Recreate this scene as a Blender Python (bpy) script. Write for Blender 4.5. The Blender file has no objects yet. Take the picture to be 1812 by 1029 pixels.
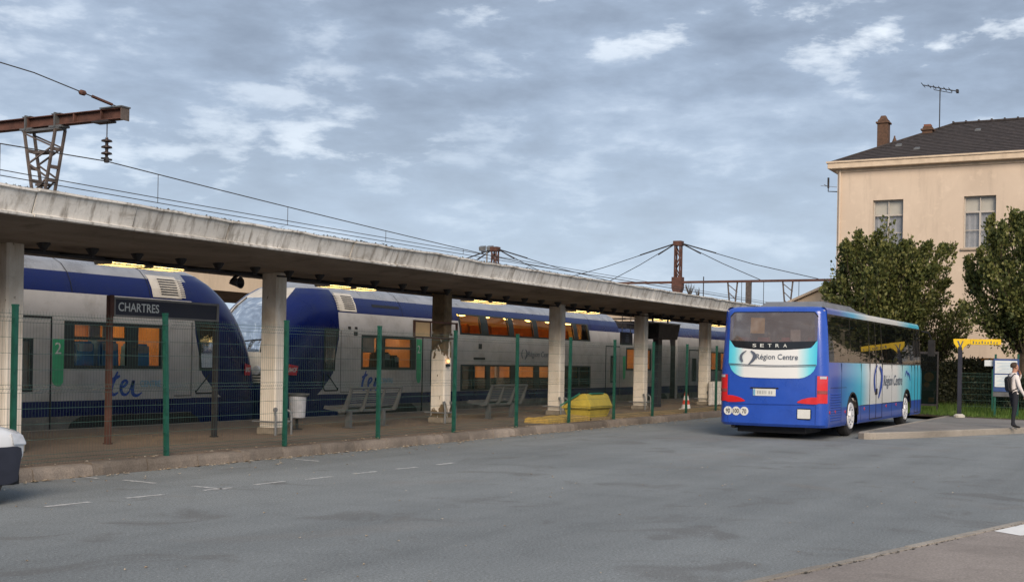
import bpy, bmesh, math, random
import numpy as np
from mathutils import Vector, Matrix

random.seed(7); np.random.seed(7)
S = bpy.context.scene
COL = S.collection

# ------------------------------------------------------------------ camera
PHI = math.atan2(.5351, 1.0); ROLL = math.radians(1.0); EYE = 1.62
FPX, CX, CY = 2200.0, 906.0, 639.5
cam = bpy.data.cameras.new('camera'); camo = bpy.data.objects.new('camera', cam); COL.objects.link(camo)
fw = Vector((math.cos(PHI), math.sin(PHI), 0)); rt = Vector((math.sin(PHI), -math.cos(PHI), 0)); up = Vector((0, 0, 1))
R = rt * math.cos(ROLL) + up * math.sin(ROLL); U = -rt * math.sin(ROLL) + up * math.cos(ROLL)
camo.matrix_world = Matrix(((R.x, U.x, -fw.x, 0), (R.y, U.y, -fw.y, 0), (R.z, U.z, -fw.z, EYE), (0, 0, 0, 1)))
cam.sensor_width = 36; cam.lens = 36 * FPX / 1812; cam.shift_y = (CY - 514.5) / 1812
cam.clip_start = .1; cam.clip_end = 3000
S.camera = camo
S.render.resolution_x, S.render.resolution_y = 1024, 581

# ------------------------------------------------------------------ world, sun, exposure
W = bpy.data.worlds.new('World'); S.world = W; W.use_nodes = True
SUN_EL, SUN_AZ = math.radians(28), math.radians(214)      # azimuth measured from +X, counter-clockwise
SKY_OFF = ((6.3, .7, 2.1), (3.3, 2.4, 1.4), (.4, 7.2, 4.4))
def build_world():
    nt = W.node_tree; N = nt.nodes; L = nt.links; N.clear()
    out = N.new('ShaderNodeOutputWorld'); bg = N.new('ShaderNodeBackground'); bg.inputs['Strength'].default_value = .056
    L.new(bg.outputs[0], out.inputs[0])
    sky = N.new('ShaderNodeTexSky'); sky.sky_type = 'NISHITA'; sky.sun_disc = False
    sky.sun_elevation = SUN_EL; sky.sun_rotation = math.radians(90) - SUN_AZ
    sky.air_density = 1.0; sky.dust_density = 1.5
    tc = N.new('ShaderNodeTexCoord')
    sep = N.new('ShaderNodeSeparateXYZ'); L.new(tc.outputs['Generated'], sep.inputs[0])
    def m(op, a, b=None, clamp=False):
        n = N.new('ShaderNodeMath'); n.operation = op; n.use_clamp = clamp
        for i, x in enumerate((a, b)):
            if x is None: continue
            if isinstance(x, (int, float)): n.inputs[i].default_value = x
            else: L.new(x, n.inputs[i])
        return n.outputs[0]
    z = m('MAXIMUM', sep.outputs[2], 0.0)
    comb = N.new('ShaderNodeCombineXYZ')
    for i in (0, 1): L.new(sep.outputs[i], comb.inputs[i])
    L.new(m('MULTIPLY', sep.outputs[2], 3.0), comb.inputs[2])
    def noise(scale, detail, rough, dist=0, off=(0, 0, 0)):
        mp = N.new('ShaderNodeMapping'); L.new(comb.outputs[0], mp.inputs[0]); mp.inputs['Location'].default_value = off
        n = N.new('ShaderNodeTexNoise'); n.inputs['Scale'].default_value = scale; n.inputs['Detail'].default_value = detail
        n.inputs['Roughness'].default_value = rough; n.inputs['Distortion'].default_value = dist
        L.new(mp.outputs[0], n.inputs[0]); return n.outputs[0]
    def ramp(fac, stops):
        r = N.new('ShaderNodeValToRGB'); L.new(fac, r.inputs[0]); e = r.color_ramp.elements
        while len(e) < len(stops): e.new(.5)
        for el, (p, c) in zip(e, stops): el.position = p; el.color = (*c, 1)
        return r.outputs[0]
    # cloud deck: broad masses, billows, then torn bright edges grouped by a slow noise
    big = noise(3.2, 4, .5, .1, SKY_OFF[0]); fine = noise(11.5, 9, .58, .08, SKY_OFF[1]); gate = noise(2.4, 2, .5, 0, SKY_OFF[2])
    tone = m('ADD', m('MULTIPLY', big, .45), m('MULTIPLY', fine, .55))
    cloud = ramp(tone, [(.37, (.188, .230, .302)), (.46, (.228, .278, .360)), (.54, (.272, .334, .432)), (.64, (.37, .44, .545))])
    br = m('MULTIPLY', ramp(fine, [(.535, (0, 0, 0)), (.585, (.5, .5, .5)), (.645, (1, 1, 1))]), ramp(gate, [(.44, (.16, .16, .16)), (.60, (.75, .75, .75))]))
    mix = N.new('ShaderNodeMixRGB'); L.new(br, mix.inputs[0]); L.new(cloud, mix.inputs[1]); mix.inputs[2].default_value = (.72, .765, .81, 1)
    # paler towards the horizon, all the way round
    hz = ramp(z, [(.0, (1, 1, 1)), (.08, (.60, .60, .60)), (.21, (.0, .0, .0))])
    mix2 = N.new('ShaderNodeMixRGB'); L.new(m('MULTIPLY', hz, .8), mix2.inputs[0]); L.new(mix.outputs[0], mix2.inputs[1]); mix2.inputs[2].default_value = (.47, .565, .68, 1)
    sc = N.new('ShaderNodeVectorMath'); sc.operation = 'SCALE'; L.new(mix2.outputs[0], sc.inputs[0]); sc.inputs['Scale'].default_value = 10.0
    # real clear sky shows a little through the whole deck
    mix3 = N.new('ShaderNodeMixRGB'); mix3.inputs[0].default_value = .93
    L.new(sky.outputs[0], mix3.inputs[1]); L.new(sc.outputs[0], mix3.inputs[2])
    L.new(mix3.outputs[0], bg.inputs['Color'])
build_world()
sl = bpy.data.lights.new('sun', 'SUN'); slo = bpy.data.objects.new('sun', sl); COL.objects.link(slo)
sl.energy = 1.5; sl.angle = math.radians(32); sl.color = (1, .83, .66)
sd = Vector((math.cos(SUN_AZ) * math.cos(SUN_EL), math.sin(SUN_AZ) * math.cos(SUN_EL), math.sin(SUN_EL)))
slo.rotation_euler = sd.to_track_quat('Z', 'Y').to_euler(); slo.location = sd * 80
S.view_settings.view_transform = 'Standard'; S.view_settings.look = 'None'
S.view_settings.gamma = 1; S.view_settings.exposure = 1.36; S.view_settings.use_curve_mapping = False
S.render.engine = 'CYCLES'
try:
    S.cycles.use_denoising = True; S.cycles.max_bounces = 8; S.cycles.transparent_max_bounces = 24
    S.cycles.glossy_bounces = 4; S.cycles.caustics_reflective = False; S.cycles.caustics_refractive = False
    S.cycles.sample_clamp_indirect = 4
except Exception: pass

# ------------------------------------------------------------------ placing: a sight line of the survey meets a known plane
def _ray(px, py):
    a = (px - CX) / FPX; b = (CY - py) / FPX
    d = fw + R * a + U * b; return d
def on_z(px, py, z): d = _ray(px, py); t = (z - EYE) / d.z; return (d.x * t, d.y * t)
def on_v(px, py, v): d = _ray(px, py); t = v / d.y; return (d.x * t, EYE + d.z * t)        # -> x, z
def on_u(px, py, u): d = _ray(px, py); t = u / d.x; return (d.y * t, EYE + d.z * t)        # -> y, z

# ------------------------------------------------------------------ materials
MATS = {}
def lin(h):
    h = h.lstrip('#'); c = [int(h[i:i + 2], 16) / 255 for i in (0, 2, 4)]
    return tuple(x / 12.92 if x <= .04045 else ((x + .055) / 1.055) ** 2.4 for x in c)
class NT:
    def __init__(s, m): s.m = m; s.t = m.node_tree; s.N = s.t.nodes; s.L = s.t.links; s.b = s.N['Principled BSDF']
    def coord(s, kind='Object'): return s.N.new('ShaderNodeTexCoord').outputs[kind]
    def pos(s): return s.N.new('ShaderNodeNewGeometry').outputs['Position']
    def noise(s, vec, scale, detail=4, rough=.55, dist=0, stretch=None):
        if stretch:
            mp = s.N.new('ShaderNodeMapping'); mp.inputs['Scale'].default_value = stretch; s.L.new(vec, mp.inputs[0]); vec = mp.outputs[0]
        n = s.N.new('ShaderNodeTexNoise'); n.inputs['Scale'].default_value = scale; n.inputs['Detail'].default_value = detail
        n.inputs['Roughness'].default_value = rough; n.inputs['Distortion'].default_value = dist; s.L.new(vec, n.inputs[0]); return n.outputs[0]
    def ramp(s, fac, stops, interp='LINEAR'):
        r = s.N.new('ShaderNodeValToRGB'); s.L.new(fac, r.inputs[0]); r.color_ramp.interpolation = interp; e = r.color_ramp.elements
        while len(e) < len(stops): e.new(.5)
        for el, (p, c) in zip(e, stops):
            el.position = p; c = (c, c, c) if isinstance(c, (int, float)) else c; el.color = (*c, 1)
        return r.outputs[0]
    def mix(s, fac, a, b, mode='MIX'):
        n = s.N.new('ShaderNodeMixRGB'); n.blend_type = mode
        for i, x in enumerate((fac, a, b)):
            if isinstance(x, (int, float)): n.inputs[i].default_value = x if i == 0 else (x, x, x, 1)
            elif isinstance(x, tuple): n.inputs[i].default_value = (*x[:3], 1)
            else: s.L.new(x, n.inputs[i])
        return n.outputs[0]
    def math(s, op, a, b=0, clamp=False):
        n = s.N.new('ShaderNodeMath'); n.operation = op; n.use_clamp = clamp
        for i, x in enumerate((a, b)):
            if isinstance(x, (int, float)): n.inputs[i].default_value = x
            else: s.L.new(x, n.inputs[i])
        return n.outputs[0]
    def sep(s, v): n = s.N.new('ShaderNodeSeparateXYZ'); s.L.new(v, n.inputs[0]); return n.outputs
    def range(s, v, a, b, c=0, d=1):
        n = s.N.new('ShaderNodeMapRange'); s.L.new(v, n.inputs[0])
        for i, x in enumerate((a, b, c, d)): n.inputs[i + 1].default_value = x
        return n.outputs[0]
    def col(s, c):
        if isinstance(c, tuple): s.b.inputs['Base Color'].default_value = (*c, 1)
        else: s.L.new(c, s.b.inputs['Base Color'])
    def bump(s, h, st=.3, d=.02):
        n = s.N.new('ShaderNodeBump'); n.inputs['Strength'].default_value = st; n.inputs['Distance'].default_value = d
        s.L.new(h, n.inputs['Height']); s.L.new(n.outputs[0], s.b.inputs['Normal'])
def newmat(name, rough=.6, metal=0, spec=.4):
    m = bpy.data.materials.new(name); m.use_nodes = True; t = NT(m)
    t.b.inputs['Roughness'].default_value = rough; t.b.inputs['Metallic'].default_value = metal
    t.b.inputs['Specular IOR Level'].default_value = spec
    MATS[name] = m; return t
def plain(name, c, rough=.6, metal=0, var=.18, scale=3.0, bump=0, spec=.4, coat=0, dirt=None):
    """paint / metal / plastic with uneven tone and, where asked, grime"""
    t = newmat(name, rough, metal, spec); c = lin(c) if isinstance(c, str) else c
    p = t.pos(); n = t.noise(p, scale, 6, .6)
    lo = tuple(x * (1 - var) for x in c); hi = tuple(min(1, x * (1 + var)) for x in c)
    cc = t.ramp(n, [(.3, lo), (.7, hi)])
    if dirt:
        d = t.noise(p, 1.7, 8, .7); cc = t.mix(t.math('MULTIPLY', t.ramp(d, [(.48, 0), (.75, 1)]), dirt[1]), cc, lin(dirt[0]))
    t.col(cc); t.L.new(t.range(n, .3, .7, max(.03, rough - .08), min(1, rough + .1)), t.b.inputs['Roughness'])
    if bump: t.bump(t.noise(p, scale * 12, 4), bump, .01)
    if coat: t.b.inputs['Coat Weight'].default_value = coat; t.b.inputs['Coat Roughness'].default_value = .06
    return t.m
def glass(name, tint=(.5, .55, .56), refl=1.45, through=.75, rough=.02, dark=(.02, .024, .026)):
    """pane: part clear, part tinted body, with real Fresnel reflection"""
    m = bpy.data.materials.new(name); m.use_nodes = True; nt = m.node_tree; N = nt.nodes; L = nt.links; N.clear()
    o = N.new('ShaderNodeOutputMaterial'); tr = N.new('ShaderNodeBsdfTransparent'); tr.inputs[0].default_value = (*tint, 1)
    df = N.new('ShaderNodeBsdfDiffuse'); df.inputs[0].default_value = (*dark, 1)
    gl = N.new('ShaderNodeBsdfGlossy'); gl.inputs['Roughness'].default_value = rough
    m1 = N.new('ShaderNodeMixShader'); m1.inputs[0].default_value = 1 - through; L.new(tr.outputs[0], m1.inputs[1]); L.new(df.outputs[0], m1.inputs[2])
    fr = N.new('ShaderNodeFresnel'); fr.inputs[0].default_value = refl
    bp = N.new('ShaderNodeBump'); bp.inputs['Strength'].default_value = .04; bp.inputs['Distance'].default_value = .05
    ns = N.new('ShaderNodeTexNoise'); ns.inputs['Scale'].default_value = 1.3; g = N.new('ShaderNodeNewGeometry'); L.new(g.outputs['Position'], ns.inputs[0])
    L.new(ns.outputs[0], bp.inputs['Height']); L.new(bp.outputs[0], gl.inputs['Normal'])
    m2 = N.new('ShaderNodeMixShader'); L.new(fr.outputs[0], m2.inputs[0]); L.new(m1.outputs[0], m2.inputs[1]); L.new(gl.outputs[0], m2.inputs[2])
    L.new(m2.outputs[0], o.inputs[0]); MATS[name] = m; return m
def emit(name, c, st):
    m = bpy.data.materials.new(name); m.use_nodes = True; t = NT(m); t.b.inputs['Base Color'].default_value = (.8, .7, .5, 1)
    t.b.inputs['Emission Color'].default_value = (*c, 1); t.b.inputs['Emission Strength'].default_value = st; MATS[name] = m; return m

def m_asphalt():
    t = newmat('asphalt', .86, 0, .3); p = t.pos()
    big = t.noise(p, .16, 5, .6, .6); mid = t.noise(p, 1.1, 6, .65, .4); fine = t.noise(p, 42, 3, .7); grit = t.noise(p, 160, 2, .8)
    c = t.ramp(big, [(.32, (.195, .213, .218)), (.52, (.226, .245, .249)), (.70, (.258, .277, .279))])
    c = t.mix(.55, c, t.ramp(mid, [(.3, .80), (.5, 1), (.72, 1.04)]), 'MULTIPLY')
    c = t.mix(.75, c, t.ramp(fine, [(.3, .48), (.55, 1.0), (.72, 1.45)]), 'MULTIPLY')
    c = t.mix(.6, c, t.ramp(grit, [(.36, .45), (.5, 1.0), (.66, 1.75)]), 'MULTIPLY')
    # tyre-polished lanes along the kerb direction
    tr = t.noise(p, 1.0, 4, .55, .2, (.04, .75, 1)); c = t.mix(.8, c, t.ramp(tr, [(.34, .80), (.52, 1.0), (.66, 1.10)]), 'MULTIPLY')
    # oil and damp stains
    s1 = t.noise(p, .75, 6, .62, .9); st = t.ramp(s1, [(.57, 0), (.66, 1)]); c = t.mix(t.math('MULTIPLY', st, .42), c, (.11, .105, .10))
    s2 = t.noise(p, .33, 4, .6, .5); c = t.mix(t.math('MULTIPLY', t.ramp(s2, [(.60, 0), (.72, 1)]), .4), c, (.21, .185, .165))
    sv = t.N.new('ShaderNodeTexVoronoi'); sv.inputs['Scale'].default_value = 26; t.L.new(p, sv.inputs[0]); sx = t.sep(sv.outputs['Color'])[0]
    c = t.mix(t.math('MULTIPLY', t.math('GREATER_THAN', sx, .93), t.ramp(sv.outputs['Distance'], [(.15, .6), (.32, 0)])), c, (.42, .42, .40)); c = t.mix(t.math('MULTIPLY', t.math('LESS_THAN', sx, .07), t.ramp(sv.outputs['Distance'], [(.15, .6), (.35, 0)])), c, (.09, .09, .09))
    vo = t.N.new('ShaderNodeTexVoronoi'); vo.feature = 'DISTANCE_TO_EDGE'; vo.inputs['Scale'].default_value = .35
    wob = t.mix(.12, p, t.N.new('ShaderNodeTexNoise').outputs[1]); t.L.new(wob, vo.inputs[0])
    c = t.mix(t.math('MULTIPLY', t.ramp(vo.outputs[0], [(.0, 1), (.005, 0)]), .10), c, (.06, .06, .06))
    t.col(c); t.bump(t.mix(.5, fine, grit), .55, .006); return t.m
def m_tarmac(name, base, var=.2):
    t = newmat(name, .9, 0, .25); p = t.pos()
    a = t.noise(p, .5, 6, .65, .5); f = t.noise(p, 50, 3, .7)
    c = t.ramp(a, [(.3, tuple(x * (1 - var) for x in base)), (.7, tuple(x * (1 + var) for x in base))])
    c = t.mix(.8, c, t.ramp(f, [(.3, .6), (.55, 1.0), (.75, 1.3)]), 'MULTIPLY')
    s = t.noise(p, .9, 5, .6, .6); c = t.mix(t.math('MULTIPLY', t.ramp(s, [(.58, 0), (.70, 1)]), .35), c, tuple(x * .45 for x in base))
    t.col(c); t.bump(f, .5, .006); return t.m
def vary(name, amt=.18):
    t = NT(MATS[name]); oi = t.N.new('ShaderNodeObjectInfo'); l = t.b.inputs['Base Color'].links[0].from_socket
    t.col(t.mix(1.0, l, t.ramp(oi.outputs['Random'], [(0, 1 - amt), (1, 1 + amt)]), 'MULTIPLY'))
def m_fascia():
    t = newmat('weathered_fascia', .85, 0, .25); p = t.pos()
    n = t.noise(p, 1.0, 6, .6); c = t.ramp(n, [(.3, (.50, .485, .455)), (.55, (.66, .645, .61)), (.72, (.76, .745, .715))])
    st = t.noise(p, 5.0, 6, .68, 0, (1.6, 1, .10))
    z = t.sep(p)[2]; top = t.range(z, 3.40, 3.72, .0, 1.0)
    c = t.mix(t.math('MULTIPLY', t.ramp(st, [(.49, 0), (.66, 1)]), .80), c, (.22, .195, .165))
    b2 = t.noise(p, 1.3, 7, .7, .8, (1, 1, 2.2)); c = t.mix(t.math('MULTIPLY', t.ramp(b2, [(.55, 0), (.68, 1)]), .55), c, (.27, .24, .20))
    e = t.noise(p, 9, 5, .7); rim = t.math('ADD', top, t.math('MULTIPLY', e, .55))
    c = t.mix(t.ramp(rim, [(1.02, 0), (1.22, 1)]), c, (.10, .09, .075))
    t.col(c); t.bump(t.noise(p, 22, 5), .4, .015); return t.m
def m_soffit():
    t = newmat('concrete_soffit', .9, 0, .2); p = t.pos()
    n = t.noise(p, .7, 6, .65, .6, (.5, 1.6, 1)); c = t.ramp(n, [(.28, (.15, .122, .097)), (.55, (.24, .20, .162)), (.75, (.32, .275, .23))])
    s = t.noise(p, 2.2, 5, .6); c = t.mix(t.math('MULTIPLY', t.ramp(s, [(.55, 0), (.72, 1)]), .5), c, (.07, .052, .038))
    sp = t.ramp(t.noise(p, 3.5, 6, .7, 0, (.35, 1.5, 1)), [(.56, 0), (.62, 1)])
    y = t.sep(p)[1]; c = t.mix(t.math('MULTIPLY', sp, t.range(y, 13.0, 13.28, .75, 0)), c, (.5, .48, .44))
    t.col(c); t.bump(t.noise(p, 18, 5), .3, .01); return t.m
def m_column(name, peel, thr, bare):
    t = newmat(name, .8, 0, .3); p = t.pos(); z = t.sep(p)[2]
    n = t.noise(p, 2.0, 5, .6); c = t.ramp(n, [(.3, (.68, .62, .53)), (.7, (.80, .76, .69))])
    d = t.noise(p, 1.5, 6, .65, .4, (1.5, 1.5, .5)); dirty = t.math('ADD', t.range(z, 1.2, 3.3, -.15, .30), d)
    c = t.mix(t.math('MULTIPLY', t.ramp(dirty, [(.54, 0), (.88, 1)]), .80), c, (.34, .245, .15))
    k = t.noise(p, 2.6, 7, .6, .5, (1.6, 1.6, .9)); zz = t.range(z, .17, 3.2, 0, 1)
    prof = t.ramp(zz, [(0, .30), (.10, .16), (.22, -.1), (.45, -.1), (.50, .1), (.62, .16), (.75, .30), (1, .35)])
    mask = t.ramp(t.math('ADD', k, t.math('MULTIPLY', t.math('ADD', prof, -.05), peel)), [(thr - .015, 0), (thr, 1)])
    c = t.mix(mask, c, t.ramp(t.noise(p, 5, 6, .7), [(.3, tuple(x * .6 for x in bare)), (.7, tuple(x * 1.3 for x in bare))]))
    st = t.noise(p, 6, 6, .7); c = t.mix(t.math('MULTIPLY', t.ramp(st, [(.60, 0), (.74, 1)]), .25), c, (.15, .12, .09))
    t.col(c); t.bump(t.mix(.5, mask, t.noise(p, 25, 4)), .35, .012); return t.m
def m_render(name, c1, c2):
    t = newmat(name, .9, 0, .2); p = t.pos(); n = t.noise(p, .35, 6, .6, .4); c = t.ramp(n, [(.3, c1), (.7, c2)])
    s = t.noise(p, 1.2, 6, .7, 0, (1.6, 1.6, .22)); c = t.mix(t.math('MULTIPLY', t.ramp(s, [(.50, 0), (.72, 1)]), .38), c, tuple(x * .60 for x in c1)); k2 = t.noise(p, 2.6, 7, .7, .3); c = t.mix(t.math('MULTIPLY', t.ramp(k2, [(.56, 0), (.64, 1)]), .22), c, tuple(x * 1.18 for x in c2))
    t.col(c); t.bump(t.noise(p, 30, 4), .25, .01); return t.m
def m_leaf(name, stops, sat=1):
    t = newmat(name, .6, 0, .35); g = t.N.new('ShaderNodeNewGeometry'); n = t.noise(g.outputs['Position'], .9, 3, .6)
    f = t.math('ADD', t.math('MULTIPLY', g.outputs['Random Per Island'], .65), t.math('MULTIPLY', n, .4))
    c = t.ramp(f, stops); t.col(c)
    tl = t.N.new('ShaderNodeBsdfTranslucent'); t.L.new(c, tl.inputs[0]); mx = t.N.new('ShaderNodeMixShader'); mx.inputs[0].default_value = .25
    o = [x for x in t.N if x.type == 'OUTPUT_MATERIAL'][0]; t.L.new(t.b.outputs[0], mx.inputs[1]); t.L.new(tl.outputs[0], mx.inputs[2]); t.L.new(mx.outputs[0], o.inputs[0])
    return t.m
def m_bus(name, axis, stops, zlo=None):
    """bus livery: printed colour bands along the coach, blue skirt under zlo"""
    t = newmat(name, .28, 0, .5); s = t.sep(t.pos()); n = t.noise(t.pos(), 3, 4)
    a, b = stops[0][0], stops[-1][0]
    c = t.ramp(t.range(s[axis], a, b), [((p - a) / (b - a), q) for p, q in stops])
    if zlo is not None: c = t.mix(t.math('GREATER_THAN', s[2], zlo), BUS_BLUE, c)
    d = t.noise(t.pos(), 1.4, 6, .7, 0, (.6, .6, 2)); low = t.range(s[2], .25, 1.0, .35, .06)
    c = t.mix(t.math('MULTIPLY', t.ramp(d, [(.4, 0), (.75, 1)]), low), c, (.12, .11, .10))
    t.col(c); t.b.inputs['Coat Weight'].default_value = .35; t.b.inputs['Coat Roughness'].default_value = .12
    return t.m

BUS_BLUE = (.018, .075, .42); CYAN = (.06, .50, .70); WHT = (.72, .74, .74)
m_asphalt()
m_tarmac('platform_tarmac', (.185, .145, .115)); m_tarmac('pavement_tarmac', (.285, .252, .228)); m_tarmac('island_tarmac', (.225, .215, .205))
m_tarmac('sand_edge', (.33, .24, .13)); m_tarmac('ballast', (.14, .115, .095), .35); m_tarmac('kerb_concrete', (.205, .175, .148), .35); m_tarmac('kerb_pale', (.33, .30, .26), .3)
vary('kerb_concrete', .22); vary('kerb_pale', .15); m_fascia(); vary('weathered_fascia', .06); m_soffit(); m_render('plaster', (.52, .43, .345), (.64, .535, .43)); m_render('plaster_far', (.58, .46, .33), (.66, .53, .39)); m_render('concrete_pale', (.42, .40, .35), (.52, .50, .45))
m_column('column_paint', .12, .74, (.26, .22, .16)); m_column('column_peeled', 1.0, .60, (.15, .105, .06)); m_column('column_stained', .2, .70, (.25, .2, .14))
plain('plinth', (.24, .21, .17), .9, 0, .3, 6, .3)
plain('road_paint', (.62, .62, .60), .8, 0, .25, 14); plain('white_paint', (.78, .78, .76), .7, 0, .06, 6)
plain('fence_green', (.008, .075, .052), .5, 0, .25, 8); plain('wire_green', (.045, .095, .078), .45, 0, .3, 3)
plain('galvanised', (.13, .135, .138), .5, .35, .2, 5); plain('grey_steel', (.22, .23, .24), .5, .4, .25, 5)
plain('rust_brown', (.095, .045, .034), .8, 0, .4, 4, .2); plain('dark_steel', (.035, .033, .035), .6, .2, .3, 5); plain('lattice_steel', (.115, .095, .085), .7, .2, .4, 6)
plain('black', (.012, .012, .014), .55, 0, .3, 4); plain('rubber', (.018, .018, .019), .85, 0, .3, 9)
plain('train_white', (.45, .445, .44), .42, 0, .10, 1.2, dirt=('#6b6258', .45)); plain('train_blue', (.002, .008, .080), .30, 0, .15, 1.0, spec=.3, coat=.12, dirt=('#1d2238', .4))
plain('train_grey', (.27, .28, .30), .30, .0, .2, 1.6, spec=.5, coat=.25, dirt=('#4a4540', .6)); plain('skirt_grey', (.17, .165, .16), .7, 0, .25, 2, dirt=('#2b2622', .7))
plain('louvre_cream', (.55, .52, .46), .6, 0, .12, 3, dirt=('#5a5046', .4)); plain('frame_dark', (.02, .028, .028), .4, 0, .2, 4); plain('sticker_green', (.06, .42, .20), .5, 0, .12, 3)
plain('letter_blue', (.015, .06, .34), .5, 0, .1, 3); plain('letter_cyan', (.16, .38, .55), .5, 0, .1, 3); plain('letter_grey', (.09, .11, .15), .5, 0, .1, 3); plain('letter_pale', (.62, .64, .62), .5, 0, .1, 3)
plain('logo_red', (.55, .03, .05), .4, 0, .15, 3); plain('sign_navy', (.022, .024, .038), .55, 0, .2, 3); plain('sign_frame', (.20, .19, .18), .6, .3, .2, 4)
plain('seat_blue', (.13, .34, .66), .85, 0, .2, 6); plain('seat_dark', (.035, .045, .06), .85, 0, .2, 6); plain('seat_orange', (.42, .13, .03), .85, 0, .25, 6); plain('seat_red', (.30, .05, .04), .85, 0, .25, 6); plain('lining', (.62, .42, .22), .8, 0, .1, 2); plain('curtain', (.55, .55, .58), .9, 0, .15, 8)
plain('yellow_plastic', (.54, .43, .07), .5, 0, .15, 3, dirt=('#6b5a1c', .35)); plain('yellow_worn', (.46, .31, .08), .85, 0, .3, 10); plain('yellow_sign', (.78, .52, .02), .45, 0, .1, 4); plain('green_handle', (.03, .20, .14), .5)
plain('cone_red', (.62, .06, .03), .6, 0, .15, 5); plain('cone_white', (.72, .70, .68), .6, 0, .1, 5); plain('bin_white', (.50, .52, .56), .5, 0, .12, 6, dirt=('#55524e', .4)); plain('panel_white', (.60, .58, .55), .6, 0, .2, 8, dirt=('#6b6257', .5))
plain('bus_blue', BUS_BLUE, .28, 0, .08, 2, spec=.5, coat=.4, dirt=('#1a2c66', .3)); plain('bus_black', (.010, .011, .013), .15, 0, .2, 3, spec=.6); plain('bus_roof', (.36, .38, .41), .5, 0, .15, 2); plain('ac_grey', (.16, .17, .19), .55, 0, .2, 3)
plain('lamp_red', (.60, .02, .025), .12, 0, .1, 5, spec=.6, coat=.8); plain('lamp_dark', (.25, .06, .06), .12, 0, .2, 9, coat=.8); plain('lamp_clear', (.55, .57, .60), .1, .2, .2, 9, coat=.8); plain('notice_yellow', (.66, .43, .10), .7, 0, .08, 3); plain('hub_white', (.66, .67, .70), .4, .1, .1, 8)
plain('car_white', (.74, .76, .78), .2, 0, .03, 2, spec=.5, coat=.6); plain('car_bumper', (.022, .026, .042), .6, 0, .15, 8)
plain('slate', (.052, .045, .045), .8, 0, .4, 5, .3); plain('cornice', (.60, .49, .37), .85, 0, .12, 3, dirt=('#6d5c47', .3)); plain('brick', (.105, .062, .042), .9, 0, .35, 9, .4); plain('terracotta', (.20, .085, .055), .85, 0, .25, 6); plain('window_white', (.44, .41, .37), .6, 0, .1, 6); plain('curtain_grey', (.44, .44, .45), .9, 0, .15, 4); plain('blind', (.74, .68, .56), .9, 0, .05, 3); plain('sill_stone', (.40, .33, .26), .9, 0, .2, 6)
plain('bark', (.06, .045, .03), .95, 0, .35, 9, .6); plain('insulator_brown', (.035, .022, .018), .25, 0, .2, 5); plain('wire', (.07, .065, .06), .55, .4, .2, 3)
plain('poster_paper', (.66, .71, .73), .6, 0, .04, 3); plain('poster_blue', (.04, .08, .22), .5); plain('poster_green', (.02, .15, .08), .35, 0, .35, 2.5); plain('orange_board', (.62, .21, .03), .6, 0, .1, 3)
plain('skin', (.42, .22, .15), .6, 0, .1, 20); plain('shirt', (.70, .65, .63), .85, 0, .08, 14, .3); plain('trousers', (.014, .016, .024), .85, 0, .2, 14, .3); plain('shoe', (.012, .011, .011), .4); plain('hair', (.05, .03, .02), .75, 0, .3, 40); plain('bag', (.02, .02, .024), .8, 0, .2, 10)
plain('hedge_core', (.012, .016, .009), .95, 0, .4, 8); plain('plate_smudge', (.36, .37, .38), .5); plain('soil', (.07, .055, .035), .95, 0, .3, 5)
m_leaf('leaf_tree', [(.15, (.026, .040, .013)), (.42, (.075, .095, .026)), (.70, (.150, .160, .046)), (.95, (.25, .24, .085))])
m_leaf('leaf_hedge', [(.15, (.012, .016, .008)), (.55, (.028, .034, .013)), (.9, (.055, .05, .02))])
m_leaf('grass', [(.15, (.04, .085, .012)), (.55, (.08, .16, .022)), (.9, (.16, .22, .05))]); m_leaf('moss', [(.2, (.03, .027, .018)), (.6, (.075, .065, .045)), (.9, (.16, .14, .10))])
m_leaf('dry_leaf', [(.15, (.28, .19, .11)), (.55, (.52, .41, .28)), (.9, (.72, .65, .54))])
glass('train_glass', (.80, .80, .78), 1.45, .90); glass('bus_glass', (.22, .24, .24), 1.75, .75); glass('bus_rear_glass', (.66, .60, .55), 2.1, .62, .03, (.22, .17, .145)); glass('house_glass', (.86, .88, .9), 1.55, .85, .03, (.20, .22, .26)); glass('windscreen', (.35, .38, .40), 2.2, .6, .04, (.2, .21, .22))  # bus_rear_glass: brown colour stands in for reflected buildings behind the viewer
emit('tube_glow', (1.0, .72, .28), 6.5); emit('cabin_glow', (1.0, .54, .22), 1.9); emit('cabin_dim', (1.0, .52, .18), .7); emit('lamp_glow', (1.0, .62, .14), 5.0); emit('red_marker', (1.0, .42, .08), 2.2)

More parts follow.
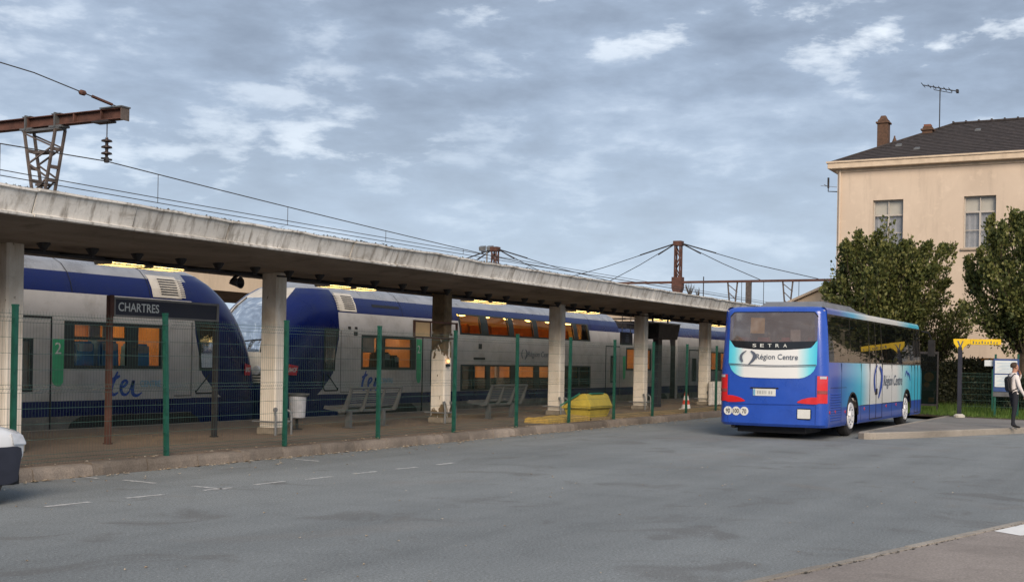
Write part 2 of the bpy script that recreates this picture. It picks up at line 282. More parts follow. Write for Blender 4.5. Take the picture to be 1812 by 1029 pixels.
# ------------------------------------------------------------------ mesh building
class MB:
    def __init__(s): s.v = []; s.f = []; s.m = []; s.cur = 0
    def add(s, vs, fs):
        b = len(s.v); s.v += [tuple(v) for v in vs]; s.f += [tuple(b + i for i in f) for f in fs]; s.m += [s.cur] * len(fs); return s
    def box(s, x0, x1, y0, y1, z0, z1):
        x0, x1 = sorted((x0, x1)); y0, y1 = sorted((y0, y1)); z0, z1 = sorted((z0, z1))
        return s.hexa([(x0, y0, z0), (x1, y0, z0), (x1, y1, z0), (x0, y1, z0), (x0, y0, z1), (x1, y0, z1), (x1, y1, z1), (x0, y1, z1)])
    def hexa(s, p): return s.add(p, [(0, 3, 2, 1), (4, 5, 6, 7), (0, 1, 5, 4), (1, 2, 6, 5), (2, 3, 7, 6), (3, 0, 4, 7)])
    def bar(s, a, b, w, h=None):
        h = h or w; a = Vector(a); b = Vector(b); d = (b - a).normalized(); r = Vector((0, 0, 1)) if abs(d.z) < .95 else Vector((1, 0, 0))
        x = d.cross(r).normalized() * w / 2; y = x.cross(d).normalized() * h / 2
        return s.hexa([a - x - y, a + x - y, a + x + y, a - x + y, b - x - y, b + x - y, b + x + y, b - x + y])
    def tube(s, pts, r, n=8, cap=True):
        pts = [Vector(p) for p in pts]; rs = r if isinstance(r, (list, tuple)) else [r] * len(pts); vs = []; prev = None
        for i, p in enumerate(pts):
            d = (pts[min(i + 1, len(pts) - 1)] - pts[max(i - 1, 0)]).normalized()
            if prev is None: q = Vector((0, 0, 1)) if abs(d.z) < .9 else Vector((1, 0, 0))
            else: q = prev
            x = (q - d * q.dot(d)).normalized(); prev = x; y = d.cross(x)
            vs += [p + (x * math.cos(2 * math.pi * k / n) + y * math.sin(2 * math.pi * k / n)) * rs[i] for k in range(n)]
        fs = [(i * n + k, i * n + (k + 1) % n, (i + 1) * n + (k + 1) % n, (i + 1) * n + k) for i in range(len(pts) - 1) for k in range(n)]
        if cap: fs += [tuple(range(n))[::-1], tuple(range((len(pts) - 1) * n, len(pts) * n))]
        return s.add(vs, fs)
    def lathe(s, c, prof, n=16, axis='z'):
        vs = []; c = Vector(c)
        for r, h in prof:
            for k in range(n):
                a = 2 * math.pi * k / n; p = {'z': (r * math.cos(a), r * math.sin(a), h), 'x': (h, r * math.cos(a), r * math.sin(a)), 'y': (r * math.cos(a), h, r * math.sin(a))}[axis]
                vs.append(c + Vector(p))
        fs = [(i * n + k, i * n + (k + 1) % n, (i + 1) * n + (k + 1) % n, (i + 1) * n + k) for i in range(len(prof) - 1) for k in range(n)]
        fs += [tuple(range(n))[::-1], tuple(range((len(prof) - 1) * n, len(prof) * n))]
        return s.add(vs, fs)
    def prism(s, poly, off):
        off = Vector(off); n = len(poly); a = [Vector(p) for p in poly]; b = [p + off for p in a]
        return s.add(a + b, [tuple(range(n))[::-1], tuple(range(n, 2 * n))] + [(i, (i + 1) % n, n + (i + 1) % n, n + i) for i in range(n)])
    def sweep_x(s, prof, x0, x1, close=True):
        n = len(prof); vs = [(x0, y, z) for y, z in prof] + [(x1, y, z) for y, z in prof]
        fs = [(i, (i + 1) % n, n + (i + 1) % n, n + i) for i in range(n if close else n - 1)]
        if close: fs += [tuple(range(n))[::-1], tuple(range(n, 2 * n))]
        return s.add(vs, fs)
    def grid(s, P, skip=None, mat=None):
        """P[i][j] points; skip(i,j) leaves a cell open; mat(i,j) gives its slot"""
        ni, nj = len(P), len(P[0]); b = len(s.v); s.v += [tuple(p) for row in P for p in row]
        for i in range(ni - 1):
            for j in range(nj - 1):
                if skip and skip(i, j): continue
                s.f.append((b + i * nj + j, b + (i + 1) * nj + j, b + (i + 1) * nj + j + 1, b + i * nj + j + 1)); s.m.append(mat(i, j) if mat else s.cur)
        return s

def obj(name, mb, mats, parent=None, loc=None, smooth=False, bevel=0, recalc=True, local=False):
    """link ONE mesh object; vertices come in world coordinates"""
    me = bpy.data.meshes.new(name); o = bpy.data.objects.new(name, me)
    base = Vector(parent['_base']) if parent is not None else Vector(loc or (0, 0, 0))
    off = Vector((0, 0, 0)) if local else base
    me.from_pydata([tuple(Vector(v) - off) for v in mb.v], [], mb.f)
    mats = mats if isinstance(mats, (list, tuple)) else [mats]
    for m in mats: me.materials.append(MATS[m])
    if len(mats) > 1: me.polygons.foreach_set('material_index', mb.m)
    if recalc or bevel:
        bm = bmesh.new(); bm.from_mesh(me)
        if recalc: bmesh.ops.recalc_face_normals(bm, faces=bm.faces)
        if bevel:
            ed = [e for e in bm.edges if len(e.link_faces) == 2 and e.calc_face_angle(0) > .6]
            bmesh.ops.bevel(bm, geom=ed, offset=bevel, segments=2, affect='EDGES', clamp_overlap=True)
        bm.to_mesh(me); bm.free()
    if smooth:
        me.polygons.foreach_set('use_smooth', [True] * len(me.polygons))
        try: me.set_sharp_from_angle(angle=math.radians(38))
        except Exception: pass
    COL.objects.link(o); o['_base'] = tuple(base)
    if parent is not None: o.parent = parent
    else: o.location = base
    return o
def thing(name, label, cat, loc, group=None):
    o = bpy.data.objects.new(name, None); COL.objects.link(o); o.location = loc; o.empty_display_size = .2
    o['_base'] = tuple(loc); tag(o, label, cat, group); return o
def tag(o, label=None, cat=None, group=None, kind=None):
    if label: o['label'] = label
    if cat: o['category'] = cat
    if group: o['group'] = group
    if kind: o['kind'] = kind
    return o
def struct(name, mb, m, **k): return tag(obj(name, mb, m, **k), kind='structure')
def dup(root, dx, label=None, group=None):
    """copy a thing with its parts and sub-parts, moved by dx"""
    dx = Vector(dx); r = root.copy(); COL.objects.link(r); r.location = root.location + dx; r['_base'] = tuple(r.location)
    if label: r['label'] = label
    if group: r['group'] = group
    def rec(src, dst):
        for ch in list(src.children):
            c = ch.copy(); COL.objects.link(c); c.parent = dst; c['_base'] = tuple(r.location); rec(ch, c)
    rec(root, r); return r
def piece(name, src, parent, loc):
    o = bpy.data.objects.new(name, src.data); COL.objects.link(o); o.parent = parent; o.location = loc; o['_base'] = parent['_base']; return o

AX = {'side': (Vector((1, 0, 0)), Vector((0, 0, 1)), Vector((0, -1, 0))),        # faces the road (-Y), reads along +X
      'rear': (Vector((0, -1, 0)), Vector((0, 0, 1)), Vector((-1, 0, 0)))}       # faces the camera side (-X), reads along -Y
def text(name, s, at, width, height, face, m, parent, shear=0, bold=0, depth=.003):
    cu = bpy.data.curves.new(name, 'FONT'); cu.body = s; cu.size = 1; cu.shear = shear; cu.offset = bold; cu.extrude = .01; cu.resolution_u = 3
    to = bpy.data.objects.new(name, cu); me = bpy.data.meshes.new_from_object(to); bpy.data.objects.remove(to); bpy.data.curves.remove(cu)
    n = len(me.vertices); co = np.empty(n * 3); me.vertices.foreach_get('co', co); co = co.reshape(n, 3); lo, hi = co.min(0), co.max(0)
    ex, ey, ez = AX[face]; at = Vector(at); vs = []
    for c in co:
        q = (c - lo) / np.maximum(hi - lo, 1e-6); vs.append(at + ex * (q[0] * width) + ey * (q[1] * height) + ez * (q[2] * depth))
    mb = MB(); mb.v = [tuple(v) for v in vs]; mb.f = [tuple(p.vertices) for p in me.polygons]; mb.m = [0] * len(mb.f); bpy.data.meshes.remove(me)
    return obj(name, mb, m, parent)
def strokes(name, lines, at, width, height, face, m, parent, w=.05, depth=.003):
    """brush lettering: polylines in a 0..1 box, given as (x, y, pen width)"""
    ex, ey, ez = AX[face]; at = Vector(at); mb = MB(); k = 0
    for ln in lines:
        pts = []
        for i in range(len(ln) - 1):                                   # Catmull-Rom smoothing
            p0, p1, p2, p3 = ln[max(i - 1, 0)], ln[i], ln[i + 1], ln[min(i + 2, len(ln) - 1)]
            for q in range(6):
                u = q / 6; pts.append(tuple(.5 * (2 * b + (c - a) * u + (2 * a - 5 * b + 4 * c - d) * u * u + (3 * b - a - 3 * c + d) * u ** 3) for a, b, c, d in zip(p0, p1, p2, p3)))
        pts.append(ln[-1]); L_, R_ = [], []
        for i, p in enumerate(pts):
            a, b = pts[max(i - 1, 0)], pts[min(i + 1, len(pts) - 1)]; dx, dy = (b[0] - a[0]) * width, (b[1] - a[1]) * height; l = math.hypot(dx, dy) or 1
            nx, ny = -dy / l, dx / l; hw = p[2] * w / 2; base = at + ex * (p[0] * width) + ey * (p[1] * height) + ez * (depth + k * .0006)
            L_.append(base + ex * nx * hw + ey * ny * hw); R_.append(base - ex * nx * hw - ey * ny * hw)
        mb.grid([L_, R_]); k += 1
    return obj(name, mb, m, parent)
def disc_poly(n, a0=0, a1=2 * math.pi): return [(math.cos(a0 + (a1 - a0) * k / n), math.sin(a0 + (a1 - a0) * k / n)) for k in range(n + (a1 - a0 < 6.28))]
def plate(mb, pts, at, face, t=.004):
    ex, ey, ez = AX[face]; at = Vector(at); return mb.prism([at + ex * x + ey * y for x, y in pts], ez * t)

# ================================================================== THE SETTING
PF = .17                                   # platform height
FV, CV, TV, TC = 12.91, 15.05, 19.2, 20.6  # fence line, column line, train side, track centre
mb = MB(); mb.add([(-400, -400, 0), (700, -400, 0), (700, 12.95, 0), (-400, 12.95, 0)], [(0, 1, 2, 3)])
mb.add([(-400, 12.95, -.8), (700, 12.95, -.8), (700, 12.95, 0), (-400, 12.95, 0)], [(0, 1, 2, 3)])
struct('road', mb, 'asphalt', recalc=False)
mb = MB(); mb.add([(-400, 12.95, -.8), (700, 12.95, -.8), (700, 600, -.8), (-400, 600, -.8)], [(0, 1, 2, 3)])
struct('ground', mb, 'ballast', recalc=False)
mb = MB(); mb.box(-30, 110, 12.92, 18.72, -.75, PF); struct('platform', mb, 'platform_tarmac')
mb = MB(); mb.box(-30, 110, 18.72, 18.95, -.70, PF + .004); struct('platform_edge', mb, 'kerb_pale', bevel=.01)
mb = MB()
for tc in (TC, TC + 4.4):
    for s in (-.72, .72): mb.box(-30, 110, tc + s - .035, tc + s + .035, -.60, -.42)
struct('rail', mb, 'rust_brown')
# kerb of separate stones along the platform front
kerb = tag(bpy.data.objects.new('kerb', None), kind='structure'); COL.objects.link(kerb); kerb['_base'] = (0, 0, 0)
kst = []
for k in range(3):
    m_ = MB(); r_ = random.Random(k); vs = []
    for x in np.linspace(0, .985, 7):
        d = r_.uniform(-.012, .012); e = r_.uniform(-.014, .006)
        vs.append([(x, .0 + d - .012, 0), (x, .0 + d, .10), (x, .02 + d, .165 + e), (x, .06, .176 + e), (x, .205, .174)])
    m_.grid(vs); n = len(m_.v)
    for i in (0, 6): b = i * 5; m_.f.append((b, b + 1, b + 2, b + 3, b + 4)); m_.m.append(0)
    o = obj('kerb_stone', m_, 'kerb_concrete', kerb, smooth=False); kst.append(o); o.location = (7 + k, 12.72, .0)
r_ = random.Random(4)
for k in range(3, 50):
    if k > 30 and k % 2: pass
    o = piece('kerb_stone', kst[k % 3], kerb, (7 + k, 12.72 + r_.uniform(-.008, .008), r_.uniform(-.012, .006))); o.rotation_euler = (0, 0, r_.uniform(-.008, .008))
mb = MB(); mb.box(-30, 6.99, 12.73, 12.92, -.3, .165); mb.box(57.0, 110, 12.73, 12.92, -.3, .165); tag(obj('kerb_run', mb, 'kerb_concrete', kerb), kind='stuff')

# pale dry leaves and grit swept against the kerb
N_ = 900; P = []; F_ = []
for i in range(N_):
    x = random.uniform(9, 45); y = 12.70 - abs(random.gauss(0, .10)) - (random.random() < .15) * random.uniform(0, .8); s = random.uniform(.014, .045) * (1 + .6 * (random.random() < .12))
    if random.random() < .18: y, zz = random.uniform(12.76, 12.95), .19
    else: zz = .012
    a = random.uniform(0, 6.28); b = len(P); c, sn = math.cos(a) * s, math.sin(a) * s
    P += [(x + c, y + sn, zz), (x - sn * .7, y + c * .7, zz + .01), (x - c, y - sn, zz + .002), (x + sn * .7, y - c * .7, zz + .012)]; F_.append((b, b + 1, b + 2, b + 3))
mb = MB(); mb.v, mb.f, mb.m = P, F_, [0] * N_
tag(obj('dry_leaves', mb, 'dry_leaf', recalc=False), 'pale dry leaves and grit swept along the foot of the platform kerb', 'leaves', kind='stuff')
P = []; F_ = []
for i in range(130):                                                  # scattered crumbs on the open asphalt
    x, y = random.uniform(4.5, 22), random.uniform(2.2, 11.5); s = random.uniform(.006, .020); a = random.uniform(0, 6.28); b = len(P); c, sn = math.cos(a) * s, math.sin(a) * s
    P += [(x + c, y + sn, .004), (x - sn, y + c, .012), (x - c, y - sn, .006), (x + sn, y - c, .014)]; F_.append((b, b + 1, b + 2, b + 3))
mb = MB(); mb.v, mb.f, mb.m = P, F_, [0] * 130
tag(obj('litter_crumbs', mb, 'dry_leaf', recalc=False), 'tiny pale crumbs scattered over the open asphalt', 'litter', kind='stuff')

# worn parking-bay dashes
def dash(x0, y0, x1, y1, w=.09, z=.004):
    a, b = Vector((x0, y0, z)), Vector((x1, y1, z)); d = (b - a).normalized(); n = Vector((-d.y, d.x, 0)) * w / 2; rows = []
    for i in range(9):
        p = a + (b - a) * i / 8; j1, j2 = random.uniform(.45, 1.1), random.uniform(.45, 1.1); rows.append([p + n * j1, p - n * j2])
    m_ = MB(); m_.grid(rows); return m_
DM = newmat('worn_dash', .8); _n = DM.noise(DM.pos(), 16, 6, .75); DM.col(DM.ramp(_n, [(.38, (.24, .25, .255)), (.50, (.52, .525, .52)), (.70, (.72, .715, .70))]))
for q in [(9.27, 10.53, 9.86, 10.50), (10.34, 10.46, 10.88, 10.41), (12.41, 10.33, 12.98, 10.30), (13.35, 10.24, 13.9, 10.22), (14.41, 10.21, 14.95, 10.19), (15.45, 10.17, 15.95, 10.13), (16.5, 10.12, 17.0, 10.1),
          (11.82, 12.75, 11.80, 12.42), (11.84, 12.02, 11.79, 11.40), (11.80, 10.80, 11.77, 10.24), (11.50, 10.36, 11.95, 10.30), (15.9, 12.4, 15.86, 11.9)]:
    struct('parking_dash', dash(*q), 'worn_dash', recalc=False)

# pavement under the photographer, with its edging and the corner of a painted crossing
mb = MB(); edge = [(3.0, 4.05), (8.4, 2.8), (9.75, 2.45), (11.2, 2.08), (12.6, 1.72), (14.0, 1.36), (17.0, .6), (24, -1.2)]
poly = [(x, y - .10) for x, y in edge] + [(24, -30), (-20, -30), (-20, 8.0)]
mb.prism([(x, y, -.05) for x, y in poly], (0, 0, .115)); struct('pavement', mb, 'pavement_tarmac')
mb = MB(); L_ = []
for i in range(len(edge) - 1):
    (x0, y0), (x1, y1) = edge[i], edge[i + 1]; n = max(1, int(math.hypot(x1 - x0, y1 - y0) / 1.0))
    for k in range(n):
        a = Vector((x0 + (x1 - x0) * k / n, y0 + (y1 - y0) * k / n, 0)); b = Vector((x0 + (x1 - x0) * (k + .985) / n, y0 + (y1 - y0) * (k + .985) / n, 0)); L_.append((a, b))
edging = tag(bpy.data.objects.new('pavement_edging', None), kind='structure'); COL.objects.link(edging); edging['_base'] = (0, 0, 0)
for a, b in L_:
    m_ = MB(); n = Vector((b.y - a.y, a.x - b.x, 0)).normalized() * .10; j = random.uniform(-.004, .006)
    m_.prism([a + Vector((0, 0, -.03)), b + Vector((0, 0, -.03)), b + n * .97 + Vector((0, 0, -.03)), a + n * .97 + Vector((0, 0, -.03))], (0, 0, .102 + j)); obj('edging_stone', m_, 'kerb_pale', edging, bevel=.006)
mb = MB(); mb.add([(12.80, 1.54, .069), (13.75, 1.29, .069), (15.0, .96, .069), (14.5, -.2, .069), (12.6, 1.28, .069)], [(0, 1, 2, 3, 4)]); struct('crossing_paint', mb, 'white_paint', recalc=False)
mb = MB(); random.seed(3)
for i in range(150):
    k = random.random(); x = 8.2 + 6 * k; y = 2.84 - .2535 * (x - 8.4) - .155 + random.gauss(0, .02); s = random.uniform(.008, .03); a = random.uniform(0, 6.28)
    mb.add([(x + s * math.cos(a), y + s * math.sin(a), .067), (x - s * math.sin(a), y + s * math.cos(a), .072 + s * .15), (x - s, y - s * .3, .068)], [(0, 1, 2)])
tag(obj('kerb_moss', mb, 'moss', recalc=False), 'dark moss and grit in the joint behind the pavement edging', 'moss', kind='stuff')

# bus-stop island, its kerb, and the grass strip behind
ISL = [(28.85, 6.42), (28.7, 6.25), (28.85, 6.02), (30.2, 5.35), (34.7, 3.45), (37, 2.5), (42, .4), (60, -7), (60, 6.42)]
mb = MB(); mb.prism([(x, y, -.05) for x, y in ISL], (0, 0, .19)); struct('island', mb, 'island_tarmac')
def kerb_strip(pts, w, z): 
    m_ = MB(); rows = []
    for i, p in enumerate(pts):
        a, b = Vector((*pts[max(i - 1, 0)], 0)), Vector((*pts[min(i + 1, len(pts) - 1)], 0)); d = (b - a).normalized(); n = Vector((-d.y, d.x, 0)); q = Vector((*p, 0))
        rows.append([q - n * .012, q - n * .012 + Vector((0, 0, z - .02)), q + n * .01 + Vector((0, 0, z)), q + n * w + Vector((0, 0, z)), q + n * w + Vector((0, 0, z - .1))])
    m_.grid(rows); return m_
struct('island_kerb', kerb_strip([(46, 6.43), (36, 6.43), (28.95, 6.43), (28.8, 6.39), (28.70, 6.25), (28.73, 6.12), (28.85, 6.02), (30.2, 5.35), (34.7, 3.45), (37, 2.5), (42, .4)], .13, .152), 'kerb_pale')
GR = [(41.2, 6.6), (40.6, 5.5), (40.1, 4.0), (40.4, 0), (60, -6), (60, 12.6), (47, 12.6), (42.5, 8.5)]
mb = MB(); mb.prism([(x, y, .10) for x, y in GR], (0, 0, .055)); struct('verge', mb, 'soil')
def inside(x, y, P):
    c = False
    for i in range(len(P)):
        (x0, y0), (x1, y1) = P[i], P[i - 1]
        if (y0 > y) != (y1 > y) and x < (x1 - x0) * (y - y0) / (y1 - y0) + x0: c = not c
    return c
mb = MB(); random.seed(11)
for i in range(15000):
    x, y = random.uniform(40, 46.5), random.uniform(2.0, 9.5)
    if not inside(x, y, GR): continue
    h = random.uniform(.04, .13) * (1 + .8 * (random.random() < .06)); a = random.uniform(0, 6.28); w = .009; lx, ly = random.gauss(0, .03), random.gauss(0, .03); z = .155 + .05 * max(0, x - 41)
    mb.add([(x - w * math.cos(a), y - w * math.sin(a), .15), (x + w * math.cos(a), y + w * math.sin(a), .15), (x + lx, y + ly, z + h)], [(0, 1, 2)])
tag(obj('grass', mb, 'grass', recalc=False), 'short bright grass on the verge behind the bus stop', 'grass', kind='stuff')

# ================================================================== PLATFORM CANOPY
cnp = thing('platform_canopy', 'long grey concrete platform canopy with a weathered pale fascia', 'canopy', (18.6, 15.5, PF))
X0, X1 = -14.0, 62.0
SOF = [(13.16, 3.375), (13.9, 3.30), (14.5, 3.235), (15.0, 3.20), (15.6, 3.20), (16.6, 3.255), (17.85, 3.34), (17.95, 3.36)]
prof = [(13.20, 3.66)] + SOF + [(17.95, 3.62)]
mb = MB(); mb.sweep_x(prof, X0, X1); obj('roof_slab', mb, 'concrete_soffit', cnp)
rr = random.Random(5)
x = X0 + .3; fp = []
FXC = [on_v(q, w, 13.0)[0] for q, w in ((60, 345), (238, 372), (403, 400), (621, 440), (952, 492), (1192, 530))]
cuts = [X0, -9, -4, 0.5, 4.2, 7.6] + FXC[:4] + [19.6, 21.7, FXC[4], 28.2, 31.0, 32.6, FXC[5], 36.6, 38.9, 41.5, 44.5, 48, 52, 56, X1]
cuts = sorted(cuts)
for a, b in zip(cuts[:-1], cuts[1:]):
    m_ = MB(); j = rr.uniform(-.012, .012); k = rr.uniform(-.012, .012); g = .012
    n = max(2, int((b - a) / .35)); rows = []
    for i in range(n + 1):
        X = a + g + (b - a - 2 * g) * i / n; e = rr.uniform(-.006, .006); f = rr.uniform(-.016, .012)
        rows.append([(X, 13.19, 3.385), (X, 13.02 + j, 3.372 + k * .4 + e), (X, 12.995 + j, 3.376 + k * .4), (X, 12.985 + j, 3.405 + k * .4 + e), (X, 13.035 + j, 3.425 + k * .4), (X, 12.945 + j, 3.68 + k + f), (X, 12.90 + j, 3.695 + k + f), (X, 12.90 + j, 3.725 + k + f), (X, 13.02, 3.735 + k + f), (X, 13.19, 3.70)])
    m_.grid(rows)
    for i in (0, n): m_.f.append(tuple(i * 10 + q for q in range(10))); m_.m.append(0)
    obj('fascia_panel', m_, 'weathered_fascia', cnp)
mb = MB(); mb.box(X0, X1, 15.30, 15.42, 3.135, 3.19); mb.box(X0, X1, 15.46, 15.50, 3.15, 3.19)
for i in range(38): mb.box(X0 + 2 * i + .4, X0 + 2 * i + .44, 15.32, 15.40, 3.19, 3.21)
obj('conduit', mb, 'dark_steel', cnp)
m_ = MB(); m_.lathe((0, 0, 0), [(.095, .02), (.10, -.03), (.055, -.10), (.03, -.12), (.03, -.15)], 10); m_.bar((0, 0, -.12), (0.02, .75, -.07), .03)
br0 = obj('hanger_bracket', m_, 'black', cnp, local=True); br0.location = Vector((12.75, 14.6, 3.245)) - cnp.location
for k in range(-4, 34):
    if k != 0: piece('hanger_bracket', br0, cnp, Vector((12.75 + .948 * k + rr.uniform(-.05, .05), 14.6, 3.245)) - cnp.location)
mb = MB(); random.seed(21)
for i in range(16000):
    X = random.uniform(7, 50); dens = .5 + .5 * math.sin(X * 3.1) * math.sin(X * 1.3 + 1)
    if random.random() > .45 + .55 * dens: continue
    y = random.uniform(12.91, 13.18); z = 3.718 + random.uniform(-.008, .020) * (.4 + dens); s = random.uniform(.008, .020)
    d = [Vector((random.gauss(0, s), random.gauss(0, s), random.gauss(0, s * .7))) for _ in range(3)]; c = Vector((X, y, z)); mb.add([c + q for q in d], [(0, 1, 2)])
tag(obj('roof_moss', mb, 'moss', cnp, recalc=False), kind='stuff')
for n_, (cx, cy, hh) in enumerate(((36.4, 13.3, .42), (36.7, 13.4, .5), (37.0, 13.25, .36))):
    mb = MB()
    for i in range(26):
        a = random.uniform(0, 6.28); t = random.uniform(.3, 1) * hh; r = t * random.uniform(.1, .5)
        mb.bar((cx, cy, 3.70), (cx + r * math.cos(a), cy + r * math.sin(a), 3.70 + t), .006)
    tag(obj('roof_weed', mb, 'bark', loc=(cx, cy, 3.7)), ('twiggy weed on the canopy roof, left one of three beside the dark red mast', 'tallest twiggy weed on the canopy roof, in the middle of three', 'twiggy weed on the canopy roof, right one of three and the smallest')[n_], 'weed', 'weeds on the canopy roof')

# ------------------------------------------------------------------ columns
cols = {}
COLX = [18.57 + 6.075 * k for k in range(-3, 7)]
def make_col(x, label, m):
    c = thing('concrete_column', label, 'column', (x, CV, PF), 'columns carrying the platform canopy')
    hw, hv = .155, .19; mb = MB(); rows = []
    ch = .03; sec = [(-hw + ch, -hv), (hw - ch, -hv), (hw, -hv + ch), (hw, hv - ch), (hw - ch, hv), (-hw + ch, hv), (-hw, hv - ch), (-hw, -hv + ch), (-hw + ch, -hv)]
    for z in np.linspace(.30, 3.215, 9): rows.append([(x + a * (1.03 - .03 * (z / 3)), CV + b, z) for a, b in sec])
    mb.grid(rows); obj('shaft', mb, m, c)
    mb = MB(); mb.box(x - .19, x + .19, CV - .225, CV + .225, PF, .31); obj('plinth', mb, 'plinth', c, bevel=.02)
    if x < 15: return c
    for sx in (-.235, .235):
        mb = MB(); mb.tube([(x + sx, CV - .27, PF), (x + sx, CV - .27, .52), (x + sx * .98, CV - .25, .60), (x + sx * .75, CV - .2, .64), (x + sx * .55, CV - .15, .645)], .022, 8)
        mb.lathe((x + sx * .55, CV - .175, .645), [(.045, -.02), (.045, .02)], 8, 'y'); obj('guard_pipe', mb, 'grey_steel', c, smooth=True)
    mb = MB(); mb.tube([(x - .24, CV + .28, .42), (x - .24, CV - .28, .42), (x + .24, CV - .28, .42), (x + .24, CV + .28, .42)], .016, 6); obj('guard_rail', mb, 'grey_steel', c)
    return c
CL = {2: ('white concrete column at the far left beside the white car', 'column_stained'), 3: ('cream concrete column between the CHARTRES sign and the litter bin', 'column_paint'), 4: ('peeling brown and white column between the two benches', 'column_peeled'),
      5: ('clean concrete column left of the yellow grit bin', 'column_paint'), 6: ('concrete column beside the hanging departure screen', 'column_paint'), 7: ('concrete column by the white ribbed panel next to the bus', 'column_stained')}
for k in range(2, 8): cols[k] = make_col(COLX[k], *CL[k])

# ------------------------------------------------------------------ lamps under the canopy
def strip_light(x0, x1, label):
    c = thing('strip_light', label, 'light', (x0, 15.95, 3.22), 'lit strip lights under the platform canopy')
    ya, yb, zl = 15.74, 16.12, 3.165
    mb = MB(); mb.box(x0, x1, ya, yb, zl + .02, 3.205); mb.box(x0, x1, ya - .012, ya, zl + .004, 3.205); mb.box(x0, x1, yb, yb + .012, zl - .03, 3.205); mb.box(x0 - .015, x0, ya - .012, yb + .012, zl - .01, 3.205); mb.box(x1, x1 + .015, ya - .012, yb + .012, zl - .01, 3.205); obj('housing', mb, 'panel_white', c)
    mb = MB(); mb.box(x0 + .01, x1 - .01, ya + .01, yb - .01, zl + .002, zl + .018); obj('diffuser', mb, 'tube_glow', c)
    mb = MB()
    for i in range(10): X = x0 + (x1 - x0) * i / 9; mb.box(X - .014, X + .014, ya, yb, zl - .030, zl)
    for k in range(4): y = ya + (yb - ya) * k / 3; mb.box(x0, x1, y - .006, y + .006, zl - .022, zl - .002)
    obj('louvre', mb, 'louvre_cream', c)
where = ['above the left edge of the CHARTRES sign', 'above the dome of the blue train nose', 'left of the concrete column by the grit bin', 'above the small platform number board', 'over the hanging departure screen', 'beside the roof of the bus']
for k in range(6):
    for j, (a, b) in enumerate(((15.16, 15.93), (16.12, 16.89))):
        strip_light(a + 6.075 * k, b + 6.075 * k, '%s yellow strip light %s' % (('nearer', 'farther')[j], where[k]))

# ================================================================== WIRE FENCE
fx = [13.55 + 2.705 * k for k in range(-2, 15)]
fen = thing('mesh_fence', 'green welded wire mesh fence with slim posts along the platform kerb', 'fence', (fx[0], FV, PF))
m_ = MB(); m_.box(-.03, .03, -.03, .03, 0, 2.04); m_.box(-.034, .034, -.034, .034, 2.04, 2.065)
for z in (.3, .6, .9, 1.2, 1.5, 1.8): m_.box(-.038, -.022, -.045, -.03, z, z + .04)
p0 = obj('post', m_, 'fence_green', fen, local=True)
m_ = MB(); LW = fx[1] - fx[0] - .07; zs = [.02, .14]
def fold(z):                                                       # V-folds of the panel
    for c in (.10, 1.0, 1.90):
        if abs(z - c) < .05: return -.032 * (1 - abs(z - c) / .05)
    return 0
zl = [.02, .05, .10, .15, .95, 1.0, 1.05, 1.85, 1.90, 1.95, 2.0]
nW = 52
def wire3(mb, pts, w):
    vs = []; n = len(pts)
    for p in pts: vs += [(p[0] - w, p[1] - w * .6, p[2]), (p[0] + w, p[1] - w * .6, p[2]), (p[0], p[1] + w, p[2])]
    mb.add(vs, [(i * 3 + k, i * 3 + (k + 1) % 3, i * 3 + 3 + (k + 1) % 3, i * 3 + 3 + k) for i in range(n - 1) for k in range(3)])
for i in range(nW + 1): X = .035 + LW * i / nW; wire3(m_, [(X, fold(z), z) for z in zl], .0014)
for z in (.05, .10, .15, .35, .55, .75, .95, 1.0, 1.05, 1.25, 1.45, 1.65, 1.85, 1.90, 1.95):
    y = fold(z) - .006; m_.box(.03, .03 + LW, y - .0025, y + .0025, z - .0025, z + .0025)
pan = obj('mesh_panel', m_, 'wire_green', fen, recalc=False, local=True); tag(pan, kind='stuff')
for i, X in enumerate(fx):
    tilt = {2: -.035, 5: .012, 7: .02}.get(i, rr.uniform(0, .012))
    if i == 0: p0.location = (0, 0, 0)
    else: o = piece('post', p0, fen, (X - fx[0], 0, 0)); o.rotation_euler = (0, tilt, 0)
    if i == 0: pan.location = (0, 0, 0)
    elif i < len(fx) - 1: tag(piece('mesh_panel', pan, fen, (X - fx[0], rr.uniform(-.004, .004), rr.uniform(-.01, .012))), kind='stuff')

# ================================================================== TRAINS
HALF = 1.4
SEC = [(1.30, -.28), (1.37, .12), (1.395, .40), (1.40, .70), (1.40, 1.0), (1.40, 2.25), (1.395, 2.40), (1.375, 2.55), (1.325, 2.83), (1.265, 3.05), (1.16, 3.25), (.99, 3.42), (.72, 3.555), (.36, 3.635), (0, 3.66)]
def sec_w(z):
    for (w0, z0), (w1, z1) in zip(SEC, SEC[1:]):
        if z0 <= z <= z1: return w0 + (w1 - w0) * (z - z0) / (z1 - z0)
    return SEC[0][0] if z < SEC[0][1] else 0
def slot(z): return 0 if z < .40 else 1 if z < .70 else 2 if z < 2.83 else 1 if z < 3.33 else 3
BODY_M = ['skirt_grey', 'train_blue', 'train_white', 'train_grey']
def tip(z):                                                        # nose reach beyond the cab end, per height
    T = [(-.28, 2.62), (.1, 2.70), (.45, 2.74), (.9, 2.74), (1.05, 2.68), (1.5, 2.62), (2.0, 2.44), (2.5, 2.14), (2.9, 1.80), (3.2, 1.36), (3.42, .92), (3.555, .56), (3.635, .30), (3.66, .15)]
    for (a, b), (c, d) in zip(T, T[1:]):
        if a <= z <= c: return b + (d - b) * (z - a) / (c - a)
    return T[-1][1]
SHY = [0]
def side_pt(x, z, out=0.0): return (x, TC - sec_w(z) - out, z)
